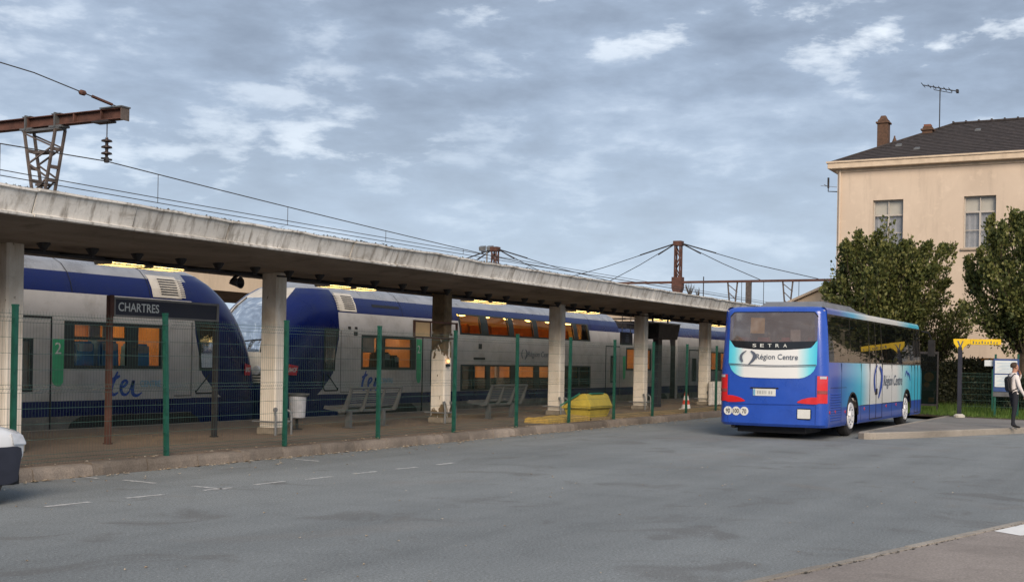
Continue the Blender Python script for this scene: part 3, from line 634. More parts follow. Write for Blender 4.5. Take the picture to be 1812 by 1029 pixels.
def body(parent, xa, xb, holes, zmax=3.67, lowroof=None):
    xs = {xa, xb}; zs = {z for w, z in SEC}
    for h in holes: xs |= {h[0], h[1]}; zs |= {h[2], h[3]}
    for k in range(1, 12): xs.add(xa + (xb - xa) * k / 12)
    xs = sorted(xs); zs = sorted(zs)
    rows = lambda sgn: [[(x, TC + sgn * sec_w(z), z) for z in zs] for x in xs]
    def skip(i, j):
        x = (xs[i] + xs[i + 1]) / 2; z = (zs[j] + zs[j + 1]) / 2
        return any(h[0] < x < h[1] and h[2] < z < h[3] for h in holes)
    mt = lambda i, j: slot((zs[j] + zs[j + 1]) / 2)
    mb = MB(); mb.grid(rows(-1), skip, mt); mb.grid(rows(1), skip, mt)
    for x in (xa, xb):                                             # end walls
        mb.cur = 2; mb.add([(x, TC - w, z) for w, z in SEC] + [(x, TC + w, z) for w, z in SEC[::-1][1:]], [tuple(range(2 * len(SEC) - 1))])
    obj('body', mb, BODY_M, parent, smooth=True, recalc=True)
def frame_plate(parent, x0, x1, z0, z1, panes, glassm='train_glass', name='window', d=.055):
    """dark window unit: a plate with pane openings, each pane a sub-part"""
    xs = sorted({x0, x1} | {p[0] for p in panes} | {p[1] for p in panes}); zs = sorted({z0, z1} | {p[2] for p in panes} | {p[3] for p in panes} | {z for w, z in SEC if z0 < z < z1})
    def skip(i, j):
        x = (xs[i] + xs[i + 1]) / 2; z = (zs[j] + zs[j + 1]) / 2; return any(p[0] < x < p[1] and p[2] < z < p[3] for p in panes)
    mb = MB(); mb.grid([[side_pt(x, z, .006) for z in zs] for x in xs], skip)
    for p in [(x0, x1, z0, z1)] + list(panes):                     # reveals
        for a, b in (((p[0], p[2]), (p[1], p[2])), ((p[1], p[2]), (p[1], p[3])), ((p[1], p[3]), (p[0], p[3])), ((p[0], p[3]), (p[0], p[2]))):
            q = [side_pt(*a, .006), side_pt(*b, .006)]; mb.add([q[0], q[1], (q[1][0], q[1][1] + d, q[1][2]), (q[0][0], q[0][1] + d, q[0][2])], [(0, 1, 2, 3)])
    w = obj(name, mb, 'frame_dark', parent)
    for p in panes:
        zz = sorted({p[2], p[3]} | {z for _, z in SEC if p[2] < z < p[3]})
        mb = MB(); mb.grid([[side_pt(x, z, -.012) for z in zz] for x in (p[0], p[1])]); obj('pane', mb, glassm, w, recalc=False)
    return w
def door(parent, x0, x1, z0, z1, win=None):
    mb = MB(); g = .045
    mb.box(x0, x0 + g, TV - .006, TV + .03, z0, z1); mb.box(x1 - g, x1, TV - .006, TV + .03, z0, z1); mb.box(x0 + g, x1 - g, TV - .006, TV + .03, z1 - g, z1); fr = None
    d = obj('door', mb, 'black', parent)
    mb = MB(); zs = [z0, .40, .70, z1 - g]
    w = win or (x0, x0, z0, z0); xs = sorted({x0 + g, x1 - g, w[0], w[1]}); zs = sorted(set(zs) | {w[2], w[3]})
    mb.grid([[(x, TV - .012, z) for z in zs] for x in xs], (lambda i, j: w[0] - 1e-6 < xs[i] < w[1] - 1e-6 and w[2] - 1e-6 < zs[j] < w[3] - 1e-6) if win else None, lambda i, j: 1 if .40 < (zs[j] + zs[j + 1]) / 2 < .70 else (0 if (zs[j] + zs[j + 1]) / 2 < .40 else 2))
    obj('door_leaf', mb, BODY_M, d, recalc=False)
    if win:
        mb = MB()
        for a in (0, 1): mb.box(w[a] - .03, w[a] + .03, TV - .018, TV + .02, w[2] - .03, w[3] + .03); mb.box(w[0] + .03, w[1] - .03, TV - .018, TV + .02, w[2 + a] - .03, w[2 + a] + .03)
        obj('door_window', mb, 'frame_dark', d)
        mb = MB(); mb.add([(w[0], TV, w[2]), (w[1], TV, w[2]), (w[1], TV, w[3]), (w[0], TV, w[3])], [(0, 1, 2, 3)]); obj('pane', mb, 'train_glass', d, recalc=False)
    return d
def nose(parent, x0, sgn):
    """rounded cab end: blue cheeks, pale surround, big windscreen, pale lower face"""
    zs = [z for w, z in SEC[:-1]] + [.2, .55, .85, 1.25, 1.6, 1.75, 1.95, 2.1, 2.7, 2.95, 3.15, 3.30]; zs = sorted(set(zs)) + [3.66]
    NT_ = 40; E_ = 2.9
    ts = [math.pi * k / NT_ for k in range(NT_ + 1)]
    def P(t, z):
        w, L = sec_w(z), tip(z); c, s = math.cos(t), math.sin(t); e = 4.2 - 1.3 * min(1, max(0, (z - 1.2) / 1.8))
        return (x0 + sgn * L * abs(s) ** (2 / e), TC - w * math.copysign(abs(c) ** (2 / e), c), z)
    def mat(i, j):
        t = (ts[i] + ts[i + 1]) / 2; z = (zs[j] + zs[j + 1]) / 2; tt = min(t, math.pi - t)
        edge = 1.12
        if z < .12: return 0
        if z < .95: return 1
        if z > 3.45: return 3
        x_side = abs(P(t, z)[0] - x0)
        if tt < edge:
            return 1
        if tt < edge + .12: return 4
        if 1.75 < z < 3.15: return 5
        return 4
    mb = MB(); mb.grid([[P(t, z) for z in zs] for t in ts], None, mat)
    nz = obj('nose', mb, BODY_M + ['louvre_cream', 'windscreen'], parent, smooth=True)
    bd_ = [(.705, .95), (.80, .80), (1.0, .56), (1.25, .30), (1.6, .22), (2.1, .08), (2.83, .02)]
    for far in (-1, 1):                                              # white of the body side runs on into the cheek
        rows = []
        for k in range(25):
            z = .705 + (2.825 - .705) * k / 24
            for (a, b), (c, d) in zip(bd_, bd_[1:]):
                if a <= z <= c: xm = b + (d - b) * (z - a) / (c - a)
            e = 4.2 - 1.3 * min(1, max(0, (z - 1.2) / 1.8)); L = tip(z); w = sec_w(z); r = []
            for q in range(7):
                d_ = xm * q / 6; sn = (d_ / L) ** (e / 2); r.append((x0 + sgn * d_, TC + far * (w * (1 - sn * sn) ** (1 / e) + .006), z))
            rows.append(r)
        mb = MB(); mb.grid(rows); obj('white_cheek', mb, 'train_white', nz, recalc=False, smooth=True)
    # dark rubber line round the windscreen and a wiper
    mb = MB()
    for t in (1.23, math.pi - 1.23): mb = MB(); mb.tube([Vector(P(t, z)) + Vector((sgn * .004, 0, 0)) for z in (1.75, 2.0, 2.3, 2.6, 2.9, 3.15)], .018, 6); obj('windscreen_seal', mb, 'black', parent)
    for t in (.99 + .25, math.pi - 1.24):
        c = Vector(P(t, 1.3)) + Vector((sgn * .01, 0, 0)); mb = MB(); mb.lathe(c, [(.11, -.05), (.12, .0), (.10, .03)], 12, 'x'); obj('headlight', mb, 'lamp_clear', parent, smooth=True)
    mb = MB()
    for k in range(4): z = .98 + .07 * k; mb.tube([Vector(P(t, z)) + Vector((sgn * .012, 0, 0)) for t in np.linspace(1.15, math.pi - 1.15, 9)], .016, 5)
    obj('front_grille', mb, 'black', parent)
    mb = MB(); cx = x0 + sgn * tip(.3); mb.box(cx - .2, cx + sgn * .02, TC - .22, TC + .22, .15, .5); obj('coupler', mb, 'dark_steel', parent, bevel=.03)
    return P
def bogie(parent, xc):
    mb = MB()
    for dx in (-1.25, 1.25):
        for y in (TC - .95, TC + .95): mb.lathe((xc + dx, y, -.02), [(.20, -.10), (.41, -.09), (.43, -.04), (.43, .04), (.20, .06)], 20, 'y')
        mb.box(xc + dx - .2, xc + dx + .2, TV + .12, TV + .32, -.2, .18)
    mb.box(xc - 1.7, xc + 1.7, TV + .16, TV + .26, .0, .16); mb.box(xc - .45, xc + .45, TV + .10, TV + .28, -.22, .22)
    mb.tube([(xc - .9, TV + .1, .1), (xc - .9, TV + .1, .3), (xc - .5, TV + .1, .34)], .03, 6); mb.lathe((xc + .3, TV + .12, .1), [(.10, -.04), (.10, .04)], 10, 'y')
    obj('bogie', mb, 'black', parent)
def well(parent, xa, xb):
    """black plate coloured as the shaded opening above a bogie"""
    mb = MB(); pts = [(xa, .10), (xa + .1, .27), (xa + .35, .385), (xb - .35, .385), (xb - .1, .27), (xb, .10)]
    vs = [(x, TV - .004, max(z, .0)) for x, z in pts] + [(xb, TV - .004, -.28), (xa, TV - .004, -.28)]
    mb.add(vs, [tuple(range(8))]); obj('bogie_shade_plate', mb, 'black', parent, recalc=False)  # flat black sheet over the skirt, its colour stands for shade
TER = [[(.08, .66, .7), (.20, .72, 1), (.34, .82, .6)], [(.27, 1.0, .4), (.20, .74, 1.0), (.11, .42, 1.25), (.09, .16, 1.15), (.17, .05, .9), (.29, .13, .45)],
       [(.33, .28, .45), (.47, .40, .8), (.55, .55, .9), (.49, .63, .7), (.40, .52, .95), (.37, .28, 1.1), (.42, .08, 1.0), (.53, .05, .7), (.63, .20, .45)],
       [(.62, .22, .5), (.70, .46, .9), (.73, .60, 1.1), (.72, .40, 1.2), (.71, .14, 1.2), (.76, .02, 1.0), (.86, .0, .8), (.99, .12, .35)]]
def ter_logo(parent, x, z, w, h, gap):
    strokes('lettering', TER, (x, TV - .004, z), w, h, 'side', 'letter_blue', parent, .075)
    text('lettering', 'CENTRE', (x + w + gap, TV - .006, z + h * .36), .60, .13, 'side', 'letter_cyan', parent)
def sncf(parent, P, t, z, sgn):
    a = Vector(P(t, z)); b = Vector(P(t + .10, z)); d = (b - a).normalized(); d = d if (d.x > 0) else -d; d.z = 0; d.normalize(); n = Vector((d.y, -d.x, 0)); upv = Vector((0, 0, 1))
    o = a + n * .03; mb = MB(); q = [(-.17, -.12), (.13, -.13), (.17, .10), (-.15, .15)]
    mb.prism([o + d * x + upv * y for x, y in q], n * .012); l = obj('emblem', mb, 'logo_red', parent)
    AX['tmp'] = (d, upv, n); text('emblem_lettering', 'SNCF', o + n * .013 + d * -.13 + upv * -.05, .27, .11, 'tmp', 'letter_pale', l, shear=.35, bold=.02)
def roof_louvre(parent, xa, xb):
    def rp(x, z, o=.01): return (x, TC - sec_w(z) - o, z + o * .5)
    zs = [2.86, 2.95, 3.05, 3.15, 3.25, 3.34]; mb = MB(); mb.grid([[rp(x, z, .012) for z in zs] for x in (xa, xb)]); g = obj('roof_louvre', mb, 'louvre_cream', parent, recalc=False)
    mb = MB(); n = 7
    for k in range(n):
        z0 = 2.92 + .38 * k / n; mb.grid([[rp(x, z, .018) for z in (z0, z0 + .025)] for x in (xa + (xb - xa) * .30, xa + (xb - xa) * .92)])
    tag(obj('louvre_slots', mb, 'black', g, recalc=False), kind='stuff')
    mb = MB()
    for k in range(9):
        z0 = 2.88 + .42 * k / 9; xe = xa if SHY[0] else xb
        mb.grid([[rp(x, z, .02) for z in (z0, z0 + .026)] for x in (xe - .10, xe + .12)])
    tag(obj('louvre_teeth', mb, 'louvre_cream', g, recalc=False), kind='stuff')
def seat_rows(parent, xs, z, m, h=.95, y0=TV + .12, flip=1):
    for x in xs:
        mb = MB(); mb.hexa([(x, y0, z + .35), (x + .10, y0, z + .35), (x + .10, y0 + .95, z + .35), (x, y0 + .95, z + .35), (x - .10 * flip, y0 + .03, z + h), (x - .10 * flip + .10, y0 + .03, z + h), (x - .10 * flip + .10, y0 + .92, z + h), (x - .10 * flip, y0 + .92, z + h)])
        mb.box(x, x + .42 * flip, y0, y0 + .95, z + .30, z + .42); obj('seat', mb, m, parent, bevel=.02)
def seat_backs(parent, L, m='seat_blue'):
    for a, b, zt in L:
        mb = MB(); mb.hexa([(a, TV + .12, 1.0), (b, TV + .12, 1.0), (b, TV + .62, 1.0), (a, TV + .62, 1.0), (a + .04, TV + .14, zt), (b - .03, TV + .14, zt), (b - .03, TV + .60, zt), (a + .04, TV + .60, zt)]); st_ = obj('seat', mb, m, parent, bevel=.05)
        mb = MB(); mb.box(a + .10, b - .10, TV + .115, TV + .20, zt - .20, zt - .04); obj('headrest', mb, 'curtain', st_, bevel=.02)
def interior(parent, xa, xb, z0, z1, glow=True):
    mb = MB(); mb.cur = 0; mb.box(xa, xb, TC + (1.15 if z1 < 2.7 else .95), TC + (1.18 if z1 < 2.7 else .98), z0, z1); mb.box(xa, xb, TV + .06, TC + (1.18 if z1 < 2.7 else .98), z0 - .03, z0); yi = TV + .06 if z1 < 2.7 else TC - 1.0; mb.box(xa, xa + .03, yi, TC + .95, z0, z1); mb.box(xb - .03, xb, yi, TC + .95, z0, z1); mb.box(xa, xb, TV + .08 if z1 < 2.7 else TC - .98, TC + (1.18 if z1 < 2.7 else .98), z1, z1 + .03)
    o = obj('saloon', mb, 'lining', parent)
    if glow:
        mb = MB(); mb.box(xa + .2, xb - .2, TC - .75, TC - .55, z1 - .035, z1 - .005); mb.box(xa + .2, xb - .2, TC + .25, TC + .45, z1 - .035, z1 - .005); obj('ceiling_strip', mb, 'cabin_glow', o)
    return o

# ---- nearer unit, nose to the right
t1 = thing('passenger_train', 'blue and white double-deck train on the left behind the CHARTRES sign, nose pointing right', 'train', (8, TC, -.42), 'coupled double-deck train units at the platform')
CE = 20.90
h1 = [(17.30, 19.98, 1.33, 2.27), (10.6, 13.6, 1.33, 2.27), (21.0, 21.0, 1.3, 1.3)]
body(t1, -6, CE, h1[:2])
SHY[0] = 0; Pn = nose(t1, CE, 1)
frame_plate(t1, 17.30, 19.98, 1.33, 2.27, [(17.56, 18.92, 1.97, 2.20), (17.56, 18.95, 1.40, 1.91), (19.27, 19.92, 1.40, 2.20)])
frame_plate(t1, 10.6, 13.6, 1.33, 2.27, [(10.7, 12.0, 1.40, 2.20), (12.3, 13.5, 1.40, 2.20)])
s = interior(t1, 16.9, 20.4, .95, 2.42); seat_backs(t1, [(17.66, 18.26, 1.88), (18.33, 18.92, 1.90), (19.30, 19.80, 1.86)])
mb = MB(); mb.box(18.22, 18.50, TV + .30, TV + .33, 1.93, 2.3); mb.box(18.58, 18.80, TV + .30, TV + .33, 1.93, 2.3); obj('curtain', mb, 'curtain', t1)
door(t1, 15.62, 17.0, .06, 2.34, (16.0, 16.52, .92, 1.88))
mb = MB(); plate(mb, [(0, .10), (.05, .02), (.12, 0), (.21, .0), (.27, .08), (.28, .92), (0, .92)], (17.02, TV - .002, .99), 'side'); gsk = obj('class_sticker', mb, 'sticker_green', t1)
text('class_number', '2', (17.08, TV - .007, 1.62), .15, .22, 'side', 'letter_pale', gsk)
ter_logo(t1, 18.45, .78, .95, .50, -.06)
SHY[0] = 0; roof_louvre(t1, 19.75, 20.62)
for x in (17.55, 19.68, 14.2):
    mb = MB(); mb.grid([[(X, TC - sec_w(z) - .004, z + .002) for z in (2.84, 3.05, 3.25, 3.42, 3.555)] for X in (x - .012, x + .012)]); obj('roof_seam', mb, 'black', t1, recalc=False)
for x, z in ((15.85, 3.12), (16.0, 2.93)):
    mb = MB(); mb.prism([Vector(side_pt(x, z, .012)) + Vector((a, 0, b)) for a, b in ((0, .07), (.02, .02), (.07, .015), (.03, -.015), (.045, -.065), (0, -.035), (-.045, -.065), (-.03, -.015), (-.07, .015), (-.02, .02))], (0, -.004, 0)); obj('star_mark', mb, 'letter_pale', t1)
# cab side window, step recess and white cheek edge
def cab_side(parent, xe, sgn):
    w = lambda a, b: sorted((xe + sgn * a, xe + sgn * b))
    xa, xb = w(.08, .66); mb = MB()
    def near(x, z, o): return (x, TV - o + (.012 * max(0, sgn * (x - xe)) ** 2.9), z)
    q = [(xe + sgn * .05, 2.40), (xe + sgn * .70, 2.40), (xe + sgn * .70, 1.30), (xe + sgn * .22, 1.30), (xe + sgn * .20, 1.9)]
    mb.add([near(x, z, .010) for x, z in q], [(0, 1, 2, 3, 4)]); c = obj('cab_window', mb, 'frame_dark', parent, recalc=False)
    mb = MB(); q = [(xe + sgn * .20, 2.33), (xe + sgn * .64, 2.33), (xe + sgn * .64, 1.37), (xe + sgn * .29, 1.37)]; mb.add([near(x, z, .014) for x, z in q], [(0, 1, 2, 3)]); obj('pane', mb, 'windscreen', c, recalc=False)
    mb = MB(); P_ = [(xe + sgn * .10, .86), (xe + sgn * .12, .80), (xe + sgn * .66, .80), (xe + sgn * .72, .88), (xe + sgn * .70, 1.22)]
    mb.tube([near(x, z, .02) for x, z in P_], .018, 6); mb.tube([near(xe + sgn * .12, .84, .02), near(xe + sgn * .55, 1.22, .02)], .014, 6); obj('step_rail', mb, 'dark_steel', parent)
    mb = MB(); mb.box(*w(-.55, -.02), TV - .006, TV + .01, .74, .765); mb.box(xe - sgn * .03 - .012, xe - sgn * .03 + .012, TV - .006, TV + .01, .74, 2.36); obj('panel_joint', mb, 'skirt_grey', parent)
cab_side(t1, 20.90, 1); sncf(t1, Pn, .56, 1.32, 1)
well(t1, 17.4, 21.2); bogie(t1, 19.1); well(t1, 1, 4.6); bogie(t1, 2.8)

# ---- farther unit, nose to the left, upper-deck windows lit
t2 = thing('passenger_train', 'blue and white double-deck train in the middle with lit upper windows, nose pointing left', 'train', (26.4, TC, -.42), 'coupled double-deck train units at the platform')
CF = 26.40; CE2 = 44.85
UW = (32.52, 42.03, 2.42, 3.06); LWD = (32.57, 42.07, .71, 1.51)
holes = [(27.35, 30.04, 1.34, 2.27), UW, LWD, (45.42, 48.09, 1.36, 2.25)]
body(t2, CF, CE2, holes[:3])
SHY[0] = 1; P2 = nose(t2, CF, -1); cab_side(t2, CF, -1); sncf(t2, P2, .52, 1.32, -1)
frame_plate(t2, 27.35, 30.04, 1.34, 2.27, [(27.42, 28.10, 1.41, 2.19), (28.48, 29.80, 1.97, 2.19), (28.48, 29.80, 1.41, 1.91)])
frame_plate(t2, *UW, [(32.62, 33.85, 2.47, 3.02), (34.32, 35.70, 2.47, 3.02), (36.05, 37.45, 2.47, 3.02), (37.80, 39.1, 2.47, 3.02), (39.4, 40.65, 2.47, 3.02), (41.0, 41.9, 2.47, 3.02)])
frame_plate(t2, *LWD, [(32.68, 33.4, .76, 1.46), (33.46, 34.15, .76, 1.46), (34.42, 35.80, .76, 1.46), (36.3, 37.48, .76, 1.46), (37.86, 39.3, .76, 1.46), (39.7, 41.0, .76, 1.46), (41.15, 41.95, .76, 1.46)])
s = interior(t2, 27.0, 30.3, .95, 2.42); seat_backs(t2, [(28.52, 29.02, 1.82), (29.08, 29.45, 1.74)], 'seat_dark'); mb = MB(); mb.box(27.42, 28.10, TV + .10, TV + .13, 1.80, 2.2); obj('curtain', mb, 'curtain', t2)
s = interior(t2, 33.42, 39.35, .30, 1.62); s = interior(t2, 39.45, 42.1, .30, 1.62, False); interior(t2, 32.5, 33.38, .30, 1.62, False); s2 = interior(t2, 32.5, 42.1, 1.85, 3.30, False)
seat_rows(t2, [33.55, 34.5, 35.1, 36.6, 37.2, 38.2, 38.9, 39.9, 40.6, 41.3], .25, 'seat_dark', .84, TV + .10); seat_rows(t2, [33.4, 34.8, 36.3, 37.7, 39.1, 40.5], 1.78, 'seat_orange', .98, TV + .16)
for k in range(6):
    x = 33.25 + 1.55 * k; mb = MB(); mb.lathe((x, TV + .42, 3.05), [(.0, -.05), (.10, -.045), (.17, -.01), (.18, .02)], 12); q = obj('ceiling_lamp', mb, 'lamp_glow', t2, smooth=True)
mb = MB(); mb.box(32.7, 41.9, TC - .1, TC + .1, 3.26, 3.29); obj('ceiling_strip', mb, 'cabin_dim', s2)
door(t2, 30.38, 31.90, .06, 2.30, (30.85, 31.4, .92, 1.88)); door(t2, 43.43, 44.80, .06, 2.30, (43.9, 44.4, .92, 1.88))
mb = MB(); plate(mb, [(.02, .14), (.06, .04), (.12, 0), (.2, .02), (.26, .12), (.28, 1.25), (0, 1.25)], (30.06, TV - .008, .96), 'side'); gsk = obj('class_sticker', mb, 'sticker_green', t2); text('class_number', '2', (30.11, TV - .014, 1.82), .14, .22, 'side', 'letter_pale', gsk)
ter_logo(t2, 27.32, .79, .98, .52, -.02)
roof_louvre(t2, 26.45, 27.22)
mb = MB(); mb.grid([[(X, TC - sec_w(z) - .006, z + .003) for z in (3.03, 3.11)] for X in (28.0, 29.35)]); obj('roof_slot', mb, 'black', t2, recalc=False)
for x in (29.45, 32.2, 42.25):
    mb = MB(); mb.grid([[(X, TC - sec_w(z) - .004, z + .002) for z in (2.84, 3.05, 3.25, 3.42, 3.555)] for X in (x - .012, x + .012)]); obj('roof_seam', mb, 'black', t2, recalc=False)
mb = MB(); mb.box(33.36, 34.07, TV - .008, TV + .01, 1.665, 1.735); mb.box(33.66, 33.86, TV - .008, TV + .01, 2.0, 2.16); obj('vent', mb, 'dark_steel', t2)
mb = MB(); mb.box(26.75, 26.85, TV - .008, TV + .01, 2.40, 2.47); mb.box(27.05, 27.15, TV - .008, TV + .01, 2.41, 2.47); mb.box(27.0, 27.16, TV - .008, TV + .01, 2.24, 2.34); obj('socket', mb, 'dark_steel', t2)
strokes('lettering', [[(.30, 1, .3), (.05, .75, .8), (.02, .4, 1), (.2, .1, .8)], [(.70, 1, .4), (1.0, .7, 1.3), (.95, .35, 1.4), (.62, 0, .5)]], (36.55, TV - .004, 1.70), .36, .34, 'side', 'letter_grey', t2, .06)
text('lettering', 'Région Centre', (36.98, TV - .004, 1.74), 1.9, .24, 'side', 'letter_grey', t2, shear=.2)
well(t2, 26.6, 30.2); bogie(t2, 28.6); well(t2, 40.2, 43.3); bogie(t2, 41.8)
# driving end behind the double-deck saloon: low roof with pantograph, then gangway and the next coach
SEC_FULL = SEC
SEC = [(w, z) for w, z in SEC if z <= 2.83] + [(1.22, 2.98), (.9, 3.04), (0, 3.06)]
body(t2, 44.86, 50.3, [(45.42, 48.09, 1.36, 2.25)])
frame_plate(t2, 45.42, 48.09, 1.36, 2.25, [(45.52, 46.5, 1.43, 2.18), (46.8, 48.0, 1.43, 2.18)]); interior(t2, 45.2, 48.6, .95, 2.42)
mb = MB(); plate(mb, [(.02, .14), (.12, 0), (.26, .12), (.28, .95), (0, .95)], (45.09, TV - .008, .96), 'side'); obj('class_sticker', mb, 'sticker_green', t2)
SEC = SEC_FULL
mb = MB()
mb.box(45.1, 46.6, TC - .9, TC + .9, 3.05, 3.24); mb.box(48.9, 50.1, TC - .95, TC + .95, 3.05, 3.42)
for X in (46.9, 48.5):
    for y in (-.5, .5): mb.lathe((X, TC + y, 3.04), [(.09, 0), (.09, .04), (.05, .06), (.09, .10), (.05, .13), (.09, .17), (.05, .24)], 8)
mb.tube([(46.9, TC - .5, 3.28), (48.5, TC - .5, 3.28), (48.5, TC + .5, 3.28), (46.9, TC + .5, 3.28), (46.9, TC - .5, 3.28)], .04, 6)
mb.tube([(48.5, TC, 3.3), (46.8, TC, 3.44), (48.6, TC, 3.52)], .04, 6); mb.box(48.4, 48.8, TC - .8, TC + .8, 3.5, 3.54); obj('pantograph', mb, 'dark_steel', t2)
mb = MB(); mb.box(50.3, 51.2, TV + .12, TC + 1.28, -.1, 2.9); obj('gangway', mb, 'black', t2)
body(t2, 51.2, 76, [(55.5, 58.2, 1.36, 2.25), (58.8, 61.4, 1.36, 2.25)])
for a in (55.5, 58.8): frame_plate(t2, a, a + 2.6, 1.36, 2.25, [(a + .1, a + 1.2, 1.43, 2.18), (a + 1.5, a + 2.5, 1.43, 2.18)])
interior(t2, 55, 62, .95, 2.42); door(t2, 52.6, 53.9, .06, 2.30, (53.0, 53.5, .92, 1.88))
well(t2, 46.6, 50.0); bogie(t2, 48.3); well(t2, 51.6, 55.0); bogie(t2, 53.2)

# ================================================================== ON THE PLATFORM
# station name board
sg = thing('station_sign', 'dark CHARTRES station name board on two brown posts before the train', 'sign', (14.73, 15.3, PF))
m_ = MB(); m_.box(14.80, 17.22, 15.27, 15.33, 2.275, 2.53); obj('panel', m_, 'sign_navy', sg)
m_ = MB(); m_.box(14.77, 17.28, 15.255, 15.345, 2.53, 2.565); m_.box(14.77, 17.28, 15.255, 15.345, 2.245, 2.275); m_.box(14.77, 14.80, 15.255, 15.345, 2.275, 2.53); m_.box(17.22, 17.28, 15.255, 15.345, 2.275, 2.53); obj('frame', m_, 'sign_frame', sg)
text('lettering', 'CHARTRES', (14.87, 15.268, 2.335), .92, .145, 'side', 'letter_pale', sg, bold=.012)
for x, top, mm in ((14.72, 2.58, 'rust_brown'), (17.25, 2.245, 'grey_steel')):
    m_ = MB(); m_.box(x - .045, x + .045, 15.26, 15.34, PF, top); m_.box(x - .06, x + .06, 15.24, 15.36, PF, PF + .02)
    if x < 15: m_.box(x - .05, x + .05, 15.25, 15.262, 2.25, 2.59)
    obj('post', m_, 'rust_brown' if x < 15 else 'dark_steel', sg, bevel=.006)

# benches seen from behind
def bench(x, label):
    b = thing('platform_bench', label, 'bench', (x, 15.25, PF), 'grey metal platform benches'); y = 15.25
    for k in range(4):
        X = x + .04 + 1.86 * k / 3; m_ = MB(); th = .035 if k in (0, 3) else .018
        prof = [(y + .52, .62 - .03), (y + .50, .655), (y + .08, .60), (y + .02, .625), (y - .16, 1.03), (y - .195, 1.02), (y - .06, .58), (y - .02, .53), (y + .30, .555)]
        m_.prism([(X - th, a, c - .02) for a, c in prof], (2 * th, 0, 0)); obj('seat_divider', m_, 'galvanised', b)
    m_ = MB()
    for k in range(9):
        t = k / 8; yy, z = y - .015 - .145 * t, .635 + .355 * t; m_.bar((x + .04, yy, z), (x + 1.90, yy, z), .012, .022)
    tag(obj('backrest_slats', m_, 'galvanised', b), kind='stuff')
    m_ = MB()
    for k in range(9): yy = y + .06 + .43 * k / 8; z = .595 + .03 * k / 8; m_.bar((x + .04, yy, z), (x + 1.90, yy, z), .032, .012)
    tag(obj('seat_slats', m_, 'galvanised', b), kind='stuff')
    m_ = MB(); m_.tube([(x, y - .175, 1.02), (x + 1.94, y - .175, 1.02)], .022, 6); obj('top_rail', m_, 'galvanised', b)
    m_ = MB(); m_.box(x - .02, x + 1.96, y + .06, y + .13, .50, .56); obj('beam', m_, 'galvanised', b)
    for X in (x + .30, x + 1.55):
        m_ = MB(); m_.box(X - .05, X + .05, y + .02, y + .14, PF, .51); m_.box(X - .09, X + .09, y - .05, y + .2, PF, PF + .015); obj('leg', m_, 'galvanised', b, bevel=.01)
    return b
bench(21.12, 'grey slatted metal bench behind the fence next to the white litter bin'); bench(27.12, 'grey slatted metal bench standing between the peeling column and the yellow grit bin')

bn = thing('litter_bin', 'small white cylindrical litter bin on a post beside the first bench', 'bin', (20.1, 15.65, PF))
m_ = MB(); m_.lathe((20.1, 15.65, 0), [(.10, .40), (.155, .42), (.17, .60), (.175, .84), (.165, .86)], 18); obj('body', m_, 'bin_white', bn, smooth=True)
m_ = MB(); m_.lathe((20.12, 15.65, 0), [(.17, .835), (.225, .87), (.235, .90), (.22, .905), (.15, .88)], 18); obj('hood', m_, 'galvanised', bn, smooth=True)
m_ = MB(); m_.tube([(20.18, 15.72, PF), (20.18, 15.72, .6)], .03, 8); m_.box(20.1, 20.26, 15.64, 15.8, PF, PF + .015); obj('post', m_, 'dark_steel', bn)

# grit bin: low flared box with a roof-shaped lid
gb = thing('grit_bin', 'yellow plastic grit bin with a sloping lid behind the fence', 'grit bin', (29.2, 13.85, PF))
x0, x1, y0, y1 = 28.98, 30.4, 13.22, 14.02
m_ = MB(); b0 = [(x0 + .14, y0 + .10, PF), (x1 - .14, y0 + .10, PF), (x1 - .14, y1 - .10, PF), (x0 + .14, y1 - .10, PF), (x0 + .03, y0 + .02, .44), (x1 - .03, y0 + .02, .44), (x1 - .03, y1 - .02, .44), (x0 + .03, y1 - .02, .44)]
m_.hexa(b0); obj('tub', m_, 'yellow_plastic', gb, bevel=.03)
m_ = MB(); pr = [(y0 - .03, .50), (y0 - .03, .55), (y0 + .14, .95), (y0 + .26, .97), (y1 + .02, .56), (y1 + .02, .50)]
m_.hexa([(x0 - .03, y0 - .03, .442), (x1 + .03, y0 - .03, .442), (x1 + .03, y1 + .03, .442), (x0 - .03, y1 + .03, .442), (x0 - .03, y0 - .03, .489), (x1 + .03, y0 - .03, .489), (x1 + .03, y1 + .03, .489), (x0 - .03, y1 + .03, .489)])
m_.prism([(x0 + .01, y0 - .02, .49), (x0 + .01, y0 + .13, .81), (x0 + .01, y0 + .27, .83), (x0 + .01, y1 + .02, .49)], (x1 - x0 - .02, 0, 0)); obj('lid', m_, 'yellow_plastic', gb, bevel=.035)
m_ = MB(); m_.box(x0 + .32, x1 - .32, y0 + .10, y0 + .20, .815, .845); obj('handle', m_, 'green_handle', gb, bevel=.01)
m_ = MB(); m_.bar((x0 - .035, y0 + .28, .835), (x0 - .035, y1 + .03, .51), .03, .03); obj('hinge_strip', m_, 'green_handle', gb)
